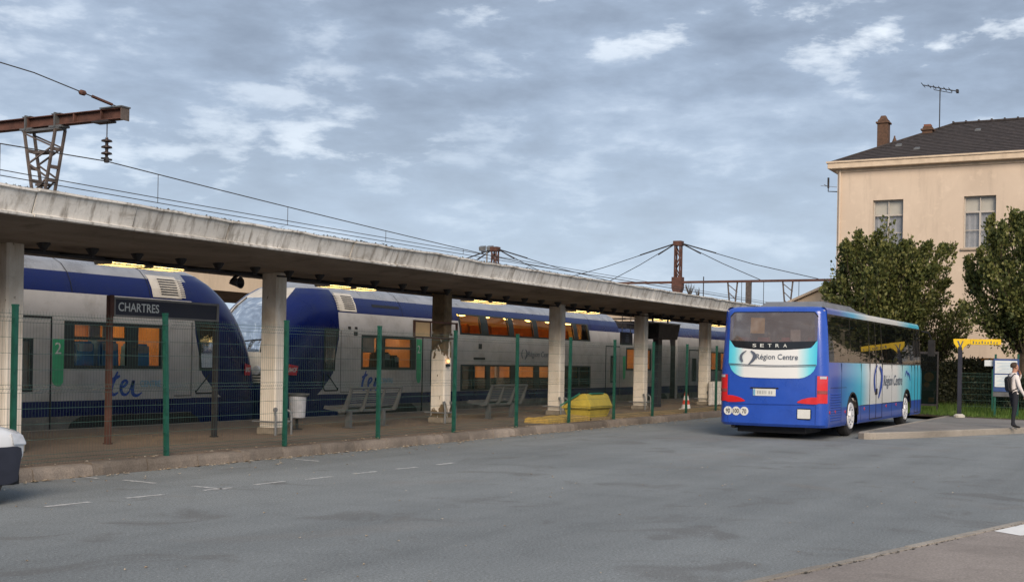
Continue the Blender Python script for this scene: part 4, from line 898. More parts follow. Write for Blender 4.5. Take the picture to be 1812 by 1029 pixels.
# worn yellow step block and the sandy edge that carries on from it
m_ = MB(); rows = []
for i in range(14):
    x = 26.3 + 2.35 * i / 13; e = random.uniform(-.02, .015); rows.append([(x, 13.06, PF - .02), (x, 13.07, .275 + e), (x, 13.14, .30 + e), (x, 13.62, .30 - e), (x, 13.70, .27), (x, 13.72, PF - .02)])
m_.grid(rows); m_.add(rows[0], [tuple(range(6))]); tag(obj('step_block', m_, 'yellow_worn', smooth=False), 'low worn yellow painted block at the foot of the grit bin', 'step')
m_ = MB(); rows = []
for i in range(30):
    x = 28.7 + 15 * i / 29; e = random.uniform(-.012, .012); rows.append([(x, 13.04 + e, PF - .02), (x, 13.06 + e, .215 + e), (x, 13.75 + 2 * e, .225), (x, 13.82 + 2 * e, PF - .02)])
m_.grid(rows); struct('sandy_strip', m_, 'sand_edge')

cn = thing('traffic_cone', 'red and white striped traffic cone behind the fence near the bus', 'cone', (38.15, 14.0, PF)); c = (38.15, 14.0, 0)
m_ = MB(); m_.box(c[0] - .19, c[0] + .19, c[1] - .19, c[1] + .19, PF, PF + .035); obj('base', m_, 'cone_white', cn, bevel=.015)
R_ = lambda z: .155 - .125 * (z - .2) / .60
for a, b, mm in ((.205, .34, 'cone_white'), (.34, .48, 'cone_red'), (.48, .62, 'cone_white'), (.62, .81, 'cone_red')):
    m_ = MB(); m_.lathe(c, [(R_(a), a), (R_(b), b)], 16); obj('band', m_, mm, cn, smooth=True)
wp = thing('ribbed_panel', 'white ribbed barrier panel beside the last column by the bus', 'panel', (43.2, 14.9, PF))
for k in range(7):
    m_ = MB(); X = 42.62 + .2 * k; m_.lathe((X, 14.72, 0), [(.08, PF + .03), (.085, .6), (.08, 1.02)], 10); obj('rib', m_, 'panel_white', wp, smooth=True)
m_ = MB(); m_.box(42.5, 43.95, 14.70, 14.75, PF + .02, 1.04); obj('sheet', m_, 'panel_white', wp)

# hanging screens and small boards
def screen(x, label, w=1.95):
    s = thing('departure_screen', label, 'screen', (x, 15.0, 3.2), 'departure screens hung under the canopy')
    m_ = MB(); m_.hexa([(x + .10, 14.72, 2.44), (x + w - .12, 14.72, 2.44), (x + w - .12, 15.28, 2.44), (x + .10, 15.28, 2.44), (x - .02, 14.66, 2.93), (x + w, 14.66, 2.93), (x + w, 15.34, 2.93), (x - .02, 15.34, 2.93)]); obj('cabinet', m_, 'black', s, bevel=.02)
    for X in (x + .3, x + w - .3): m_ = MB(); m_.tube([(X, 15.0, 2.9), (X, 15.0, 3.2)], .03, 8); obj('hanger', m_, 'dark_steel', s)
    m_ = MB(); m_.box(x + .02, x + w - .05, 14.64, 15.36, 2.93, 2.97); obj('hood', m_, 'concrete_pale', s)
    m_ = MB(); m_.add([(x + .045, 15.22, 2.50), (x + .045, 14.78, 2.50), (x - .015, 14.74, 2.88), (x - .015, 15.26, 2.88)], [(0, 1, 2, 3)]); obj('display', m_, 'bus_black', s, recalc=False)
screen(37.35, 'black departure screen hanging between the two farthest white columns'); screen(47.0, 'black departure screen hanging beside the bus roof', 1.6)
m_ = MB()
pl = thing('platform_pole', 'dark pole standing under the hanging departure screen', 'pole', (39.6, 15.6, PF)); m_.box(39.45, 39.8, 15.5, 15.7, PF, 2.5); obj('shaft', m_, 'sign_navy', pl)
nb = thing('platform_board', 'small square navy board with a pale pictogram hung from the canopy', 'sign', (35.95, 15.2, 3.2))
m_ = MB(); m_.box(35.52, 36.38, 15.17, 15.23, 2.20, 2.60); obj('panel', m_, 'sign_navy', nb)
m_ = MB(); m_.box(35.6, 35.615, 15.19, 15.21, 2.6, 3.2); obj('hanger', m_, 'grey_steel', nb); m_ = MB(); m_.box(36.28, 36.295, 15.19, 15.21, 2.6, 3.2); obj('hanger', m_, 'grey_steel', nb)
m_ = MB(); m_.box(35.86, 36.04, 15.163, 15.17, 2.50, 2.53)
for k in range(4): m_.box(35.80 + .01 * k, 36.10 - .01 * k, 15.163, 15.17, 2.30 + .045 * k, 2.325 + .045 * k)
obj('pictogram', m_, 'letter_grey', nb); MATS['letter_grey'].node_tree  # flat print
fs = thing('framed_notice', 'rusty framed notice panel fixed across the peeling column', 'sign', (24.0, 14.80, 2.1))
m_ = MB()
for a in (23.08, 24.90): m_.box(a - .025, a + .025, 14.78, 14.82, 2.13, 2.50)
for z in (2.13, 2.48): m_.box(23.10, 24.88, 14.785, 14.815, z - .02, z + .02)
m_.box(23.72, 23.76, 14.785, 14.815, 2.15, 2.46); obj('frame', m_, 'rust_brown', fs)
m_ = MB(); m_.box(23.12, 23.72, 14.795, 14.80, 2.15, 2.46); obj('notice', m_, 'lining', fs)
for a in (24.3, 24.7): m_ = MB(); m_.box(a, a + .04, 14.815, 14.90, 2.2, 2.24); obj('bracket', m_, 'rust_brown', fs)
lp = thing('marker_lamp', 'small glowing amber lamp on the side of the peeling column', 'lamp', (24.62, 14.85, 1.55))
m_ = MB(); m_.lathe((24.55, 14.80, 1.60), [(.01, -.03), (.026, -.01), (.03, .02), (.01, .045)], 10); obj('bulb', m_, 'red_marker', lp, smooth=True)
m_ = MB(); m_.box(24.53, 24.60, 14.77, 14.87, 1.48, 1.54); obj('holder', m_, 'black', lp)
ls = thing('loudspeaker', 'black horn loudspeaker under the canopy left of the cream column', 'loudspeaker', (17.75, 15.2, 3.1))
m_ = MB(); m_.lathe((17.75, 15.25, 2.98), [(.02, .18), (.04, .12), (.06, .05), (.10, -.06), (.11, -.075), (.09, -.075), (.02, .03)], 14, 'y'); obj('horn', m_, 'black', ls, smooth=True)
m_ = MB(); m_.bar((17.75, 15.4, 3.0), (18.1, 15.5, 3.2), .05); obj('arm', m_, 'dark_steel', ls)

# ================================================================== BEYOND THE TRACKS
mb = MB(); mb.box(-30, 110, 26.9, 33, -.75, PF); struct('far_platform', mb, 'platform_tarmac')
fc = thing('far_canopy', 'beige canopy of the opposite platform glimpsed between the two train noses', 'canopy', (30, 29, PF))
mb = MB(); mb.box(-20, 100, 26.9, 27.0, 3.72, 4.26); obj('fascia', mb, 'plaster_far', fc)
mb = MB(); mb.sweep_x([(27.0, 3.80), (30, 3.55), (33.5, 3.8), (33.5, 4.2), (27.0, 4.2)], -20, 100); obj('roof_slab', mb, 'concrete_soffit', fc)
for k in range(10): mb = MB(); x = -10 + 9.5 * k; mb.box(x - .2, x + .2, 29.8, 30.2, PF, 3.56); obj('post', mb, 'plaster_far', fc)
mb = MB(); mb.box(-40, 120, 38, 38.4, -.8, 2.6); mb.box(-40, 120, 37.95, 38.45, 2.6, 2.75); tag(obj('boundary_wall', mb, 'plaster_far'), 'long pale wall beyond the opposite platform', 'wall')

# ================================================================== OVERHEAD LINE
def wire_obj(name, pts, r, par, m='wire'):
    mb = MB(); mb.tube(pts, r, 5, False); return obj(name, mb, m, par, recalc=False)
ga = thing('catenary_gantry', 'rusty brown catenary beam with a tapered lattice leg at the upper left', 'gantry', (20.17, 23.15, -.6))
GX, BZ = 20.17, 6.955
mb = MB()
mb.box(GX - .11, GX + .11, 20.62, 36, 7.055, 7.075); mb.box(GX - .11, GX + .11, 20.62, 36, 6.835, 6.855); mb.box(GX - .012, GX + .012, 20.62, 36, 6.855, 7.055)
for y in (20.64, 21.25, 22.1, 22.66, 23.6): mb.box(GX - .10, GX + .10, y - .015, y + .015, 6.855, 7.055)
obj('beam', mb, 'rust_brown', ga)
mb = MB()
for y in (22.66, 23.62): mb.box(GX - .15, GX + .15, y - .02, y + .02, 6.80, 7.12); mb.box(GX - .13, GX + .13, y - .16, y + .12, 7.08, 7.10); mb.box(GX - .13, GX + .13, y - .2, y + .2, 6.78, 6.83)
mb.box(GX - .12, GX + .12, 22.55, 23.75, 6.74, 6.79); obj('clamp_plate', mb, 'galvanised', ga)
mb = MB(); mb.box(GX - .14, GX + .14, 20.58, 21.25, 7.08, 7.11); obj('top_plate', mb, 'galvanised', ga)
mb = MB(); mb.box(GX - .13, GX + .13, 21.0, 21.5, 6.79, 6.83); obj('hanger_plate', mb, 'dark_steel', ga)
mb = MB(); mb.box(GX - .12, GX + .12, 20.6, 20.62, 6.80, 7.09); obj('end_plate', mb, 'lattice_steel', ga)
mb = MB(); zt, zb = 6.75, -.6
yl = lambda z: 23.32 + .32 * max(0, (z - 5.2)) / 1.55; yr = lambda z: 22.96 - .34 * max(0, (z - 5.2)) / 1.55
for sx in (-.14, .14):
    for f in (yl, yr):
        mb.bar((GX + sx, f(zt), zt), (GX + sx, f(5.2), 5.2), .055); mb.bar((GX + sx, f(5.2), 5.2), (GX + sx, f(5.2), zb), .055)
    zz = [6.70, 6.35, 6.0, 5.65, 5.3, 4.95, 4.6, 4.2, 3.8, 3.4, 3.0, 2.5, 2.0, 1.5, 1.0, .5, 0, -.5]
    for i in range(len(zz) - 1):
        a, b = (yl, yr) if i % 2 == 0 else (yr, yl); mb.bar((GX + sx, a(zz[i]), zz[i]), (GX + sx, b(zz[i + 1]), zz[i + 1]), .035)
for z in (6.3, 5.9, 5.6, 5.3, 5.0): mb.box(GX - .14, GX + .14, yr(z) - .02, yr(z) + .02, z - .04, z + .04); mb.box(GX - .14, GX + .14, yl(z) - .02, yl(z) + .02, z - .04, z + .04)
mb.box(GX - .10, GX + .10, 22.9, 23.4, 6.22, 6.28); mb.box(GX - .10, GX + .10, 23.0, 23.3, 5.48, 5.53); obj('lattice_leg', mb, 'lattice_steel', ga)
ins = thing('insulator', 'dark disc insulator string hanging from the brown catenary beam', 'insulator', (19.27, 20.62, 6.75))
mb = MB(); mb.tube([(GX, 21.15, 6.82), (GX, 21.15, 6.45)], .012, 6); X, Y = GX, 21.15; obj('rod', mb, 'dark_steel', ins)
prof = [(.03, 6.46)]
for z in (6.38, 6.24, 6.10): prof += [(.035, z + .05), (.115, z + .02), (.125, z - .01), (.04, z - .03)]
prof += [(.03, 6.02)]; mb = MB(); mb.lathe((X, Y, 0), prof[::-1], 12); obj('discs', mb, 'insulator_brown', ins, smooth=True)
mb = MB(); mb.box(X - .14, X + .14, Y - .03, Y + .03, 5.96, 6.0); mb.lathe((X, Y, 0), [(.05, 5.90), (.06, 5.95), (.05, 6.02)], 8); obj('clamp', mb, 'dark_steel', ins)
# messenger, contact wires, droppers over the near track
oh = thing('overhead_line', 'thin catenary wires with droppers running above the canopy into the distance', 'wires', (GX, 21.15, 5.9))
def sag(x):                                                       # spans end at the gantries
    if x <= GX: t = (GX - x) / 55; return 5.93 - 1.5 * t + 2.2 * t * t * .6
    t = (x - GX) / 55; return 5.93 - 2.55 * t * (1 - .52 * t) * 1.0 if t < 1 else 4.71 + .2
line = lambda a, b, n, f: [f(a + (b - a) * i / n) for i in range(n + 1)]
YW = lambda x: 21.15 - .5 * min(1, abs(x - GX) / 40)
wire_obj('messenger_wire', line(-20, GX, 14, lambda x: (x, YW(x), sag(x))), .013, oh); wire_obj('messenger_wire', line(GX, 75, 30, lambda x: (x, YW(x), max(sag(x), 5.16))), .013, oh)
CW = lambda x: 5.36 - .10 * min(1, max(0, x - 10) / 20)
wire_obj('contact_wire', line(-20, 75, 20, lambda x: (x, YW(x) + .05, CW(x) - .10)), .010, oh); wire_obj('contact_wire', line(-20, 75, 20, lambda x: (x, YW(x) - .25, CW(x) - .04)), .010, oh)
for x in (17.3, 21.75, 26.5, 31.1, 35.6, 40.0, 44.5, 50):
    wire_obj('dropper', [(x, YW(x), max(sag(x), 5.16)), (x, YW(x), CW(x) - .1)], .008, oh)
gw = thing('guy_wire', 'thin guy wire running up to the left from the end of the catenary beam', 'wire', (GX, 20.8, 7.1))
wire_obj('strand', [(GX - .05, 20.85, 7.13), (GX - 2.2, 20.95, 7.42), (-12, 21.6, 8.6)], .013, gw); mb = MB(); mb.tube([(GX - .15, 20.85, 7.14), (GX - .7, 20.88, 7.22)], .035, 6); mb.lathe((GX - .95, 20.9, 7.25), [(.02, -.1), (.06, -.05), (.06, .05), (.02, .1)], 8, 'x'); obj('tensioner', mb, 'rust_brown', gw)
# distant gantry across all the tracks
g2 = thing('catenary_gantry', 'distant dark red catenary gantry with stayed masts above the bus', 'gantry', (75, 28.2, -.6))
for y, lab in ((28.22, 0), (41.6, 1)):
    mb = MB()
    for sx in (-.17, .17):
        for sy in (-.17, .17): mb.bar((75 + sx, y + sy, -.6), (75 + sx, y + sy, 9.3), .085)
    for i in range(14):
        a = 1 if i % 2 else -1; z = -.4 + .68 * i
        for sx in (-.17, .17): mb.bar((75 + sx, y - .17 * a, z), (75 + sx, y + .17 * a, z + .68), .06)
        for sy in (-.17, .17): mb.bar((75 - .17 * a, y + sy, z), (75 + .17 * a, y + sy, z + .68), .06)
    mb.box(74.73, 75.27, y - .27, y + .27, 9.2, 9.5); mb.box(74.76, 75.24, y - .34, y + .34, 6.5, 7.2); mb.hexa([(74.76, y - .2, 6.1), (75.24, y - .2, 6.1), (75.24, y + .2, 6.1), (74.76, y + .2, 6.1), (74.76, y - .34, 6.5), (75.24, y - .34, 6.5), (75.24, y + .34, 6.5), (74.76, y + .34, 6.5)])
    obj('mast', mb, 'rust_brown', g2)
mb = MB(); mb.box(74.9, 75.1, 15, 46, 6.80, 6.94); obj('beam', mb, 'rust_brown', g2)
mb = MB()
for y in (28.22, 41.6):
    for dy, z in ((9.4, 6.95), (-9.0, 6.95), (4.9, 6.95), (-5.4, 6.95)):
        e = 75, y + dy, z; mb.tube([(75, y + math.copysign(.2, dy), 9.35), ((75), y + dy * .55, 8.0 if abs(dy) < 6 else 7.92), e], .022, 4, False)
        q = Vector((75, y + math.copysign(.3, dy), 9.25)).lerp(Vector(e), .1); mb.tube([Vector((75, y + math.copysign(.2, dy), 9.35)), Vector((75, y + dy * .28, 9.35 - .28 * 2.45))], .045, 5)
obj('stay_rod', mb, 'dark_steel', g2)
for yc in (24.9, 23.55, 21.4, 18.5, 17.0):
    mb = MB()
    if yc in (24.9, 21.4, 18.5):
        for a in (0, .62): mb.bar((75, yc - a, 6.8), (75, yc - .31 - (.31 - a) * -.1 + (a - .31) * .3, 3.0), .08)
        for i in range(4): z = 6.7 - .5 * i; mb.bar((75, yc - .05 * i, z), (75, yc - .62 + .05 * i, z - .5), .05)
    else: mb.box(74.88, 75.12, yc - .16, yc + .16, 3, 6.8)
    obj('drop_bracket', mb, 'lattice_steel', g2)
for yc in (26.5, 24.0, 22.6, 20.4):
    mb = MB(); mb.tube([(75, yc, 7.2 if yc == 26.5 else 6.8), (75, yc, 4.3)], .035 if yc == 26.5 else .02, 5); mb.bar((75, yc, 5.5), (75, yc - .8, 5.2), .035); obj('steady_arm', mb, 'dark_steel', g2)
fl = thing('floodlight_pole', 'distant slim floodlight pole beside the left gantry mast', 'floodlight', (75, 42.2, -.6))
mb = MB(); mb.tube([(75, 42.25, -.6), (75, 42.25, 9.2)], .06, 6); mb.bar((75, 41.9, 9.2), (75, 42.7, 9.2), .06); obj('pole', mb, 'grey_steel', fl)
for y in (42.0, 42.6):
    mb = MB(); mb.hexa([(74.8, y - .17, 9.25), (75.1, y - .2, 9.25), (75.1, y + .2, 9.25), (74.8, y + .17, 9.25), (74.75, y - .17, 9.5), (75.1, y - .22, 9.62), (75.1, y + .22, 9.62), (74.75, y + .17, 9.5)]); obj('lamp_head', mb, 'grey_steel', fl)

# ================================================================== THE COACH
BR, BL, BU, BF = 6.76, 9.22, 27.2, 38.95                 # right side, left side, rear, front
BC, BH = (BR + BL) / 2, (BL - BR) / 2
SIDE_STOPS = [(27.0, BUS_BLUE), (28.2, BUS_BLUE), (29.6, (.05, .33, .62)), (30.6, CYAN), (31.7, WHT), (34.9, WHT), (35.9, (.35, .68, .74)), (36.9, CYAN), (39.2, CYAN)]
m_bus('bus_side', 0, SIDE_STOPS, .71)
m_bus('bus_cant', 0, [(27.0, BUS_BLUE), (28.6, (.10, .17, .45)), (30.0, (.10, .45, .70)), (31.8, WHT), (35.2, WHT), (37.2, CYAN), (39.2, CYAN)])
m_bus('bus_hatch', 1, [(7.0, CYAN), (7.14, (.14, .62, .74)), (7.42, WHT), (8.62, WHT), (8.86, (.14, .62, .74)), (8.98, CYAN)])
bus = thing('coach', 'blue white and cyan coach seen from behind, parked beside the island', 'coach', (33.0, BC, 0))
BZS = [.28, .34, .50, .70, .95, 1.06, 1.25, 1.50, 1.73, 2.08, 2.30, 2.55, 2.80, 2.86, 2.91, 2.945, 2.96]
def bw(z):
    if z < .34: return BH - .03
    if z < 1.5: return BH
    if z <= 2.86: return BH - .085 * (z - 1.5) / 1.36
    t = min(1, (z - 2.86) / .10); return BH - .085 - .13 * (1 - math.sqrt(max(0, 1 - t * t)))
def ru(z): return BU + (.10 * max(0, z - 1.15) ** 2 / 3) + (.05 if z < .34 else 0) + (max(0, z - 2.86) / .10) ** 2 * .13       # rear rake
XS = [38.95 - .0, 38.7, 38.3]                                  # side stations, front to rear
ARX = [(36.40 - .60, 36.40 + .60), (29.72 - .60, 29.72 + .60)]
st = sorted({38.55, 37.6, 36.4, 34.5, 33.05, 31.55, 30.5, 28.4, 27.5} | {q for a in ARX for q in a}, reverse=True)
def plan(z):
    w = bw(z); r0 = ru(z); pts = []
    for k in range(6): a = math.pi / 2 * k / 5; pts.append((38.95 - .35 * (1 - math.sin(math.pi / 2 - a)) - (0.12 * max(0, z - 1.3)), -w + .30 * (1 - math.sin(a)) if k < 5 else -w))
    pts = [(38.95 - .10 * max(0, z - 1.3), -w + .35), (38.87 - .10 * max(0, z - 1.3), -w + .12), (38.66 - .06 * max(0, z - 1.3), -w)]
    pts += [(x, -w) for x in st]
    n = 6; rc = .24
    for k in range(1, n + 1): a = math.pi / 2 * k / n; pts.append((r0 + .06 + rc * (1 - math.sin(a)), -w + rc * (1 - math.cos(a))))
    for t in np.linspace(-.8, .8, 9)[1:-1]: pts.append((r0 + .06 * (abs(t) / .8) ** 2, (w - rc) * t / .8))
    m2 = pts[::-1]
    full = pts[:3 + len(st) + n] + pts[3 + len(st) + n:]
    left = [(x, -y) for x, y in pts[:3 + len(st) + n]][::-1]
    return full + left
PL = [plan(z) for z in BZS]; NP = len(PL[0]); i_s0 = 2; i_s1 = 3 + len(st) - 1; i_c1 = i_s1 + 6
NR = NP - 1 - i_c1                                            # index of the left corner end
def in_arch(x, z): return any(a < x < b for a, b in ARX) and z < 1.06
def bskip(i, j):
    x = (PL[j][i][0] + PL[j][i + 1][0]) / 2; z = (BZS[j] + BZS[j + 1]) / 2
    side = (i >= i_s0 and i < i_s1) or (i >= NP - 1 - i_s1 and i < NP - 1 - i_s0)
    if side and in_arch(x, z): return True
    if side and 1.73 < z < 2.80 and x > 27.5: return True
    if not side and 2.08 < z < 2.80 and i_c1 <= i < NR: return True
    if (i < i_s0 or i >= NP - 1 - i_s0) and 1.06 < z < 2.80: return True
    return False
def bmat(i, j):
    z = (BZS[j] + BZS[j + 1]) / 2
    side = (i >= i_s0 - 2 and i < i_s1 - 0) or (i >= NP - 1 - i_s1 and i < NP)
    if z > 2.94: return 3 if side else 0
    if side: return 2 if z > 2.80 else 1
    return 0
mb = MB(); mb.grid([[(PL[j][i][0], BC + PL[j][i][1], BZS[j]) for j in range(len(BZS))] for i in range(NP)], bskip, bmat)
top = [(p[0], BC + p[1], BZS[-1]) for p in PL[-1]]; mb.cur = 3; mb.add(top, [tuple(range(NP))])
mb.cur = 0; bot = [(p[0], BC + p[1], BZS[0]) for p in PL[0]]; mb.add(bot, [tuple(range(NP))])
obj('body', mb, ['bus_blue', 'bus_side', 'bus_cant', 'bus_roof'], bus, smooth=True)
# arch plates with wheel openings
for xc in (36.40, 29.72):
    for y, s in ((BR, 1), (BL, -1)):
        mb = MB(); N_ = 16; rows = []
        for k in range(N_ + 1):
            a = math.pi * k / N_; px, pz = xc + .56 * math.cos(a), .50 + .53 * math.sin(a)
            ox = xc + .60 * max(-1, min(1, math.cos(a) * 1.5)); oz = min(1.06, .50 + .56 * min(1, math.sin(a) * 1.6)) if k not in (0, N_) else .50
            rows.append([(px, y, pz), (ox, y, oz)])
        rows = [[(xc + .56, y, .28), (xc + .60, y, .28)]] + rows + [[(xc - .56, y, .28), (xc - .60, y, .28)]]
        mb.grid(rows); obj('wheel_arch', mb, 'bus_side', bus, recalc=False)
        mb = MB(); mb.tube([(xc + .56 * math.cos(a), y - s * .004, .50 + .53 * math.sin(a)) for a in np.linspace(0, math.pi, 15)], .022, 5); obj('arch_trim', mb, 'black', bus)
        mb = MB(); mb.box(xc - .6, xc + .6, y + s * .42, y + s * .45, .28, 1.06); mb.box(xc - .6, xc + .6, y + s * .0 + s * .01, y + s * .45, 1.061, 1.08); obj('wheel_well', mb, 'black', bus)
        w = MB(); w.lathe((xc, y + s * .17, .485), [(.30, -.12), (.44, -.12), (.478, -.08), (.485, 0), (.478, .08), (.44, .12), (.30, .12)], 28, 'y'); wh = obj('wheel', w, 'rubber', bus, smooth=True)
        w = MB(); w.lathe((xc, y + s * .035, .485), [(.02, -.02 * s), (.10, -.02 * s), (.12, .015 * s), (.22, .0), (.30, -.015 * s), (.315, .01 * s), (.30, .05 * s)], 24, 'y'); obj('hub_cap', w, 'hub_white', wh, smooth=True)
        w = MB()
        for k in range(8): a = k * math.pi / 4; w.lathe((xc + .20 * math.cos(a), y + s * .028, .485 + .20 * math.sin(a)), [(.02, -.01), (.02, .01)], 6, 'y')
        obj('wheel_nuts', w, 'grey_steel', wh)
mb = MB(); mb.box(28.3, 38.3, BR + .5, BL - .5, .22, .42); mb.box(27.6, 29.0, BR + .55, BL - .35, .12, .3); mb.tube([(27.35, 8.9, .25), (28.2, 8.9, .25)], .05, 8); obj('chassis', mb, 'black', bus)
# saloon
mb = MB(); mb.box(27.4, 38.6, BR + .06, BL - .06, .84, .90); mb.box(27.45, 38.4, BR + .12, BL - .12, 2.86, 2.88); mb.box(38.3, 38.4, BR + .5, BL - .1, .9, 1.5); obj('saloon', mb, 'panel_white', bus)
for k in range(11):
    for yy in (BR + .14, BL - 1.08):
        if yy < 7 and (3 <= k <= 4): continue
        x = 28.2 + .86 * k; mb = MB(); mb.hexa([(x + .05, yy, 1.2), (x + .15, yy, 1.2), (x + .15, yy + .94, 1.2), (x + .05, yy + .94, 1.2), (x - .12, yy + .05, 1.86), (x - .04, yy + .05, 1.86), (x - .04, yy + .89, 1.86), (x - .12, yy + .89, 1.86)]); mb.box(x + .1, x + .55, yy, yy + .94, 1.1, 1.25)
        s_ = obj('seat', mb, 'seat_red', bus, bevel=.03)
        for q in (.08, .52): mb = MB(); mb.box(x - .135, x - .03, yy + q, yy + q + .34, 1.72, 1.92); obj('headrest_cover', mb, 'curtain', s_, bevel=.03)
# side glazing: one dark ribbon divided by pillars
pil = [27.5, 28.4, 29.72 - .6, 30.5, 31.55, 33.05, 34.5, 36.4, 37.6, 38.55]
pan_x = [(27.52, 29.55), (29.60, 31.52), (31.60, 32.30), (32.36, 33.03), (33.10, 34.95), (35.0, 36.85), (36.9, 37.55), (37.64, 38.50)]
for s, y in ((-1, BR), (1, BL)):
    mb = MB(); sy = lambda z: BC + s * (bw(z) + .004)
    edges_ = [27.5] + [b for a, b in pan_x] + [38.55]
    starts = [27.5] + [b for a, b in pan_x]; ends = [a for a, b in pan_x] + [38.55]
    for a, b in zip(starts, ends):
        if b - a > .005: mb.grid([[(x, sy(z), z) for z in (1.73, 2.2, 2.80)] for x in (a, b)])
    for a, b in pan_x:
        mb.grid([[(x, sy(z), z) for z in (1.73, 1.755)] for x in (a, b)]); mb.grid([[(x, sy(z), z) for z in (2.75, 2.80)] for x in (a, b)])
    obj('window_pillars', mb, 'bus_black', bus, recalc=False)
    for a, b in pan_x:
        mb = MB(); mb.grid([[(x, sy(z), z) for z in (1.755, 2.75)] for x in (a, b)]); obj('window', mb, 'bus_glass', bus, recalc=False)
# doors on the kerb side: joints, leaves stand a little proud
for xa, xb in ((31.58, 33.06), (37.58, 38.52)):
    mb = MB()
    for x in (xa, (xa + xb) / 2, xb): mb.box(x - .012, x + .012, BR - .008, BR + .01, .34, 1.73); mb.add([(x - .02, BR + .0 - .006, 1.73), (x + .02, BR - .006, 1.73), (x + .02, BR + .073, 2.80), (x - .02, BR + .073, 2.80)], [(0, 1, 2, 3)])
    mb.box(xa, xb, BR - .006, BR + .01, .34, .36); obj('door', mb, 'black', bus)
mb = MB(); mb.box(32.2, 32.26, BR - .02, BR, .95, 1.1); mb.box(32.36, 32.42, BR - .02, BR, .95, 1.1); obj('door_handle', mb, 'black', bus)
mb = MB()
for k in range(11): z = .42 + .058 * k; mb.hexa([(27.62, BR - .004, z), (28.55, BR - .004, z), (28.55, BR + .02, z + .03), (27.62, BR + .02, z + .03), (27.62, BR - .016, z + .012), (28.55, BR - .016, z + .012), (28.55, BR + .01, z + .045), (27.62, BR + .01, z + .045)])
tag(obj('engine_grille', mb, 'letter_blue', bus), kind='stuff')
for x, z in ((27.55, .62), (28.05, .62), (29.0, .60), (31.0, .62), (33.6, .63), (34.9, .64)):
    mb = MB(); mb.lathe((x, BR - .006, z), [(.03, -.006), (.04, 0), (.035, .01)], 8, 'y'); obj('side_marker', mb, 'lamp_red', bus)
mb = MB(); mb.box(30.55, 31.5, BR - .004, BR + .01, .70, .715); mb.box(33.1, 35.7, BR - .004, BR + .01, .70, .715); mb.box(27.6, 29.1, BR - .004, BR + .01, 1.155, 1.165); mb.box(33.1, 37.5, BR - .004, BR + .01, 1.725, 1.735)
for x in (28.62, 30.62, 34.3, 35.72, 37.08): mb.box(x - .005, x + .005, BR - .003, BR + .01, .34 if not any(a < x < b for a, b in ARX) else 1.07, 1.72)
obj('panel_joint', mb, 'black', bus)
# lettering along the side
strokes('lettering', [[(.42, 1, .3), (.15, .78, .8), (.08, .5, 1.1), (.18, .2, .8)], [(.72, .96, .5), (1.0, .72, 1.4), (.95, .4, 1.5), (.62, 0, .5)]], (32.0, BR - .012, .86), .95, .84, 'side', 'letter_blue', bus, .13)
text('lettering', 'Région Centre', (33.18, BR - .012, 1.08), 2.5, .36, 'side', 'letter_grey', bus, shear=.22)
strokes('lettering', [[(0, .5, .6), (.25, .9, 1), (.55, .5, .6)], [(.5, .8, .6), (.8, .6, 1), (1, .15, .5)]], (36.1, BR - .012, 1.22), .75, .36, 'side', 'letter_blue', bus, .06)
# rear
def rx(y, z, o=0): t = (y - BC) / (bw(z) - .24) * .8; return ru(z) + .06 * (min(1, abs(t) / .8)) ** 2 - o
def rpatch(poly_yz, o, n=12):
    """patch that follows the curved tail: columns across, given lower and upper edge as functions"""
    lo, hi, ya, yb = poly_yz; rows = []
    for i in range(n + 1):
        y = ya + (yb - ya) * i / n; a, b = lo(y), hi(y); rows.append([(rx(y, a + (b - a) * k / 4, o), y, a + (b - a) * k / 4) for k in range(5)])
    return MB().grid(rows)
gl_hi = lambda y: 2.80; 
mb = MB()
W0, W1 = 6.99, 8.99
cv = lambda y, e: max(0, (abs(y - BC) / 1.0)) ** e
zb = lambda y: 2.075 + .0 * y; 
rear_lo = lambda y: 1.985 + .075 * (abs(y - BC)) ** 2 + (.16 * max(0, abs(y - BC) - .88) / .12 if abs(y - BC) > .88 else 0)
rear_hi = lambda y: 2.83 - (.10 * (max(0, abs(y - BC) - .90) / .10) ** 2)
mb = rpatch((lambda y: rear_lo(y), lambda y: 2.16 + .03 * abs(y - BC), W0, W1), .012, 24); obj('rear_glass_band', mb, 'bus_black', bus, recalc=False)
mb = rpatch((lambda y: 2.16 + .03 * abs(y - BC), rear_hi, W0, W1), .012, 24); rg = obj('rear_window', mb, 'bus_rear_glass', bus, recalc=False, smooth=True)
mb = MB()
for k in range(24):
    y = W0 + (W1 - W0) * k / 24; y2 = W0 + (W1 - W0) * (k + 1) / 24
    mb.tube([(rx(y, rear_hi(y), .012), y, rear_hi(y)), (rx(y2, rear_hi(y2), .012), y2, rear_hi(y2))], .012, 4, False)
obj('rear_seal', mb, 'bus_black', bus)
mb = MB(); y0_, y1_ = 8.19, 8.52; mb.add([(rx(y1_, 2.37, -.05), y1_, 2.36), (rx(y0_, 2.36, -.05), y0_, 2.35), (rx(y0_, 2.72, -.05), y0_, 2.70), (rx(y1_, 2.72, -.05), y1_, 2.71)], [(0, 1, 2, 3)]); obj('window_notice', mb, 'notice_yellow', bus)
mb = MB(); mb.box(27.75, 27.8, 7.5, 7.72, 1.9, 2.45); mb.box(27.76, 27.9, 8.72, 8.88, 2.62, 2.74); mb.box(27.76, 27.9, 7.1, 7.24, 2.62, 2.74); obj('rear_blind', mb, 'curtain', bus)
for yy in (7.02, 7.62, 8.18, 8.62): mb = MB(); mb.box(27.75, 27.95, yy, yy + .38, 1.5, 2.28); obj('rear_seat', mb, 'seat_red', bus, bevel=.06)
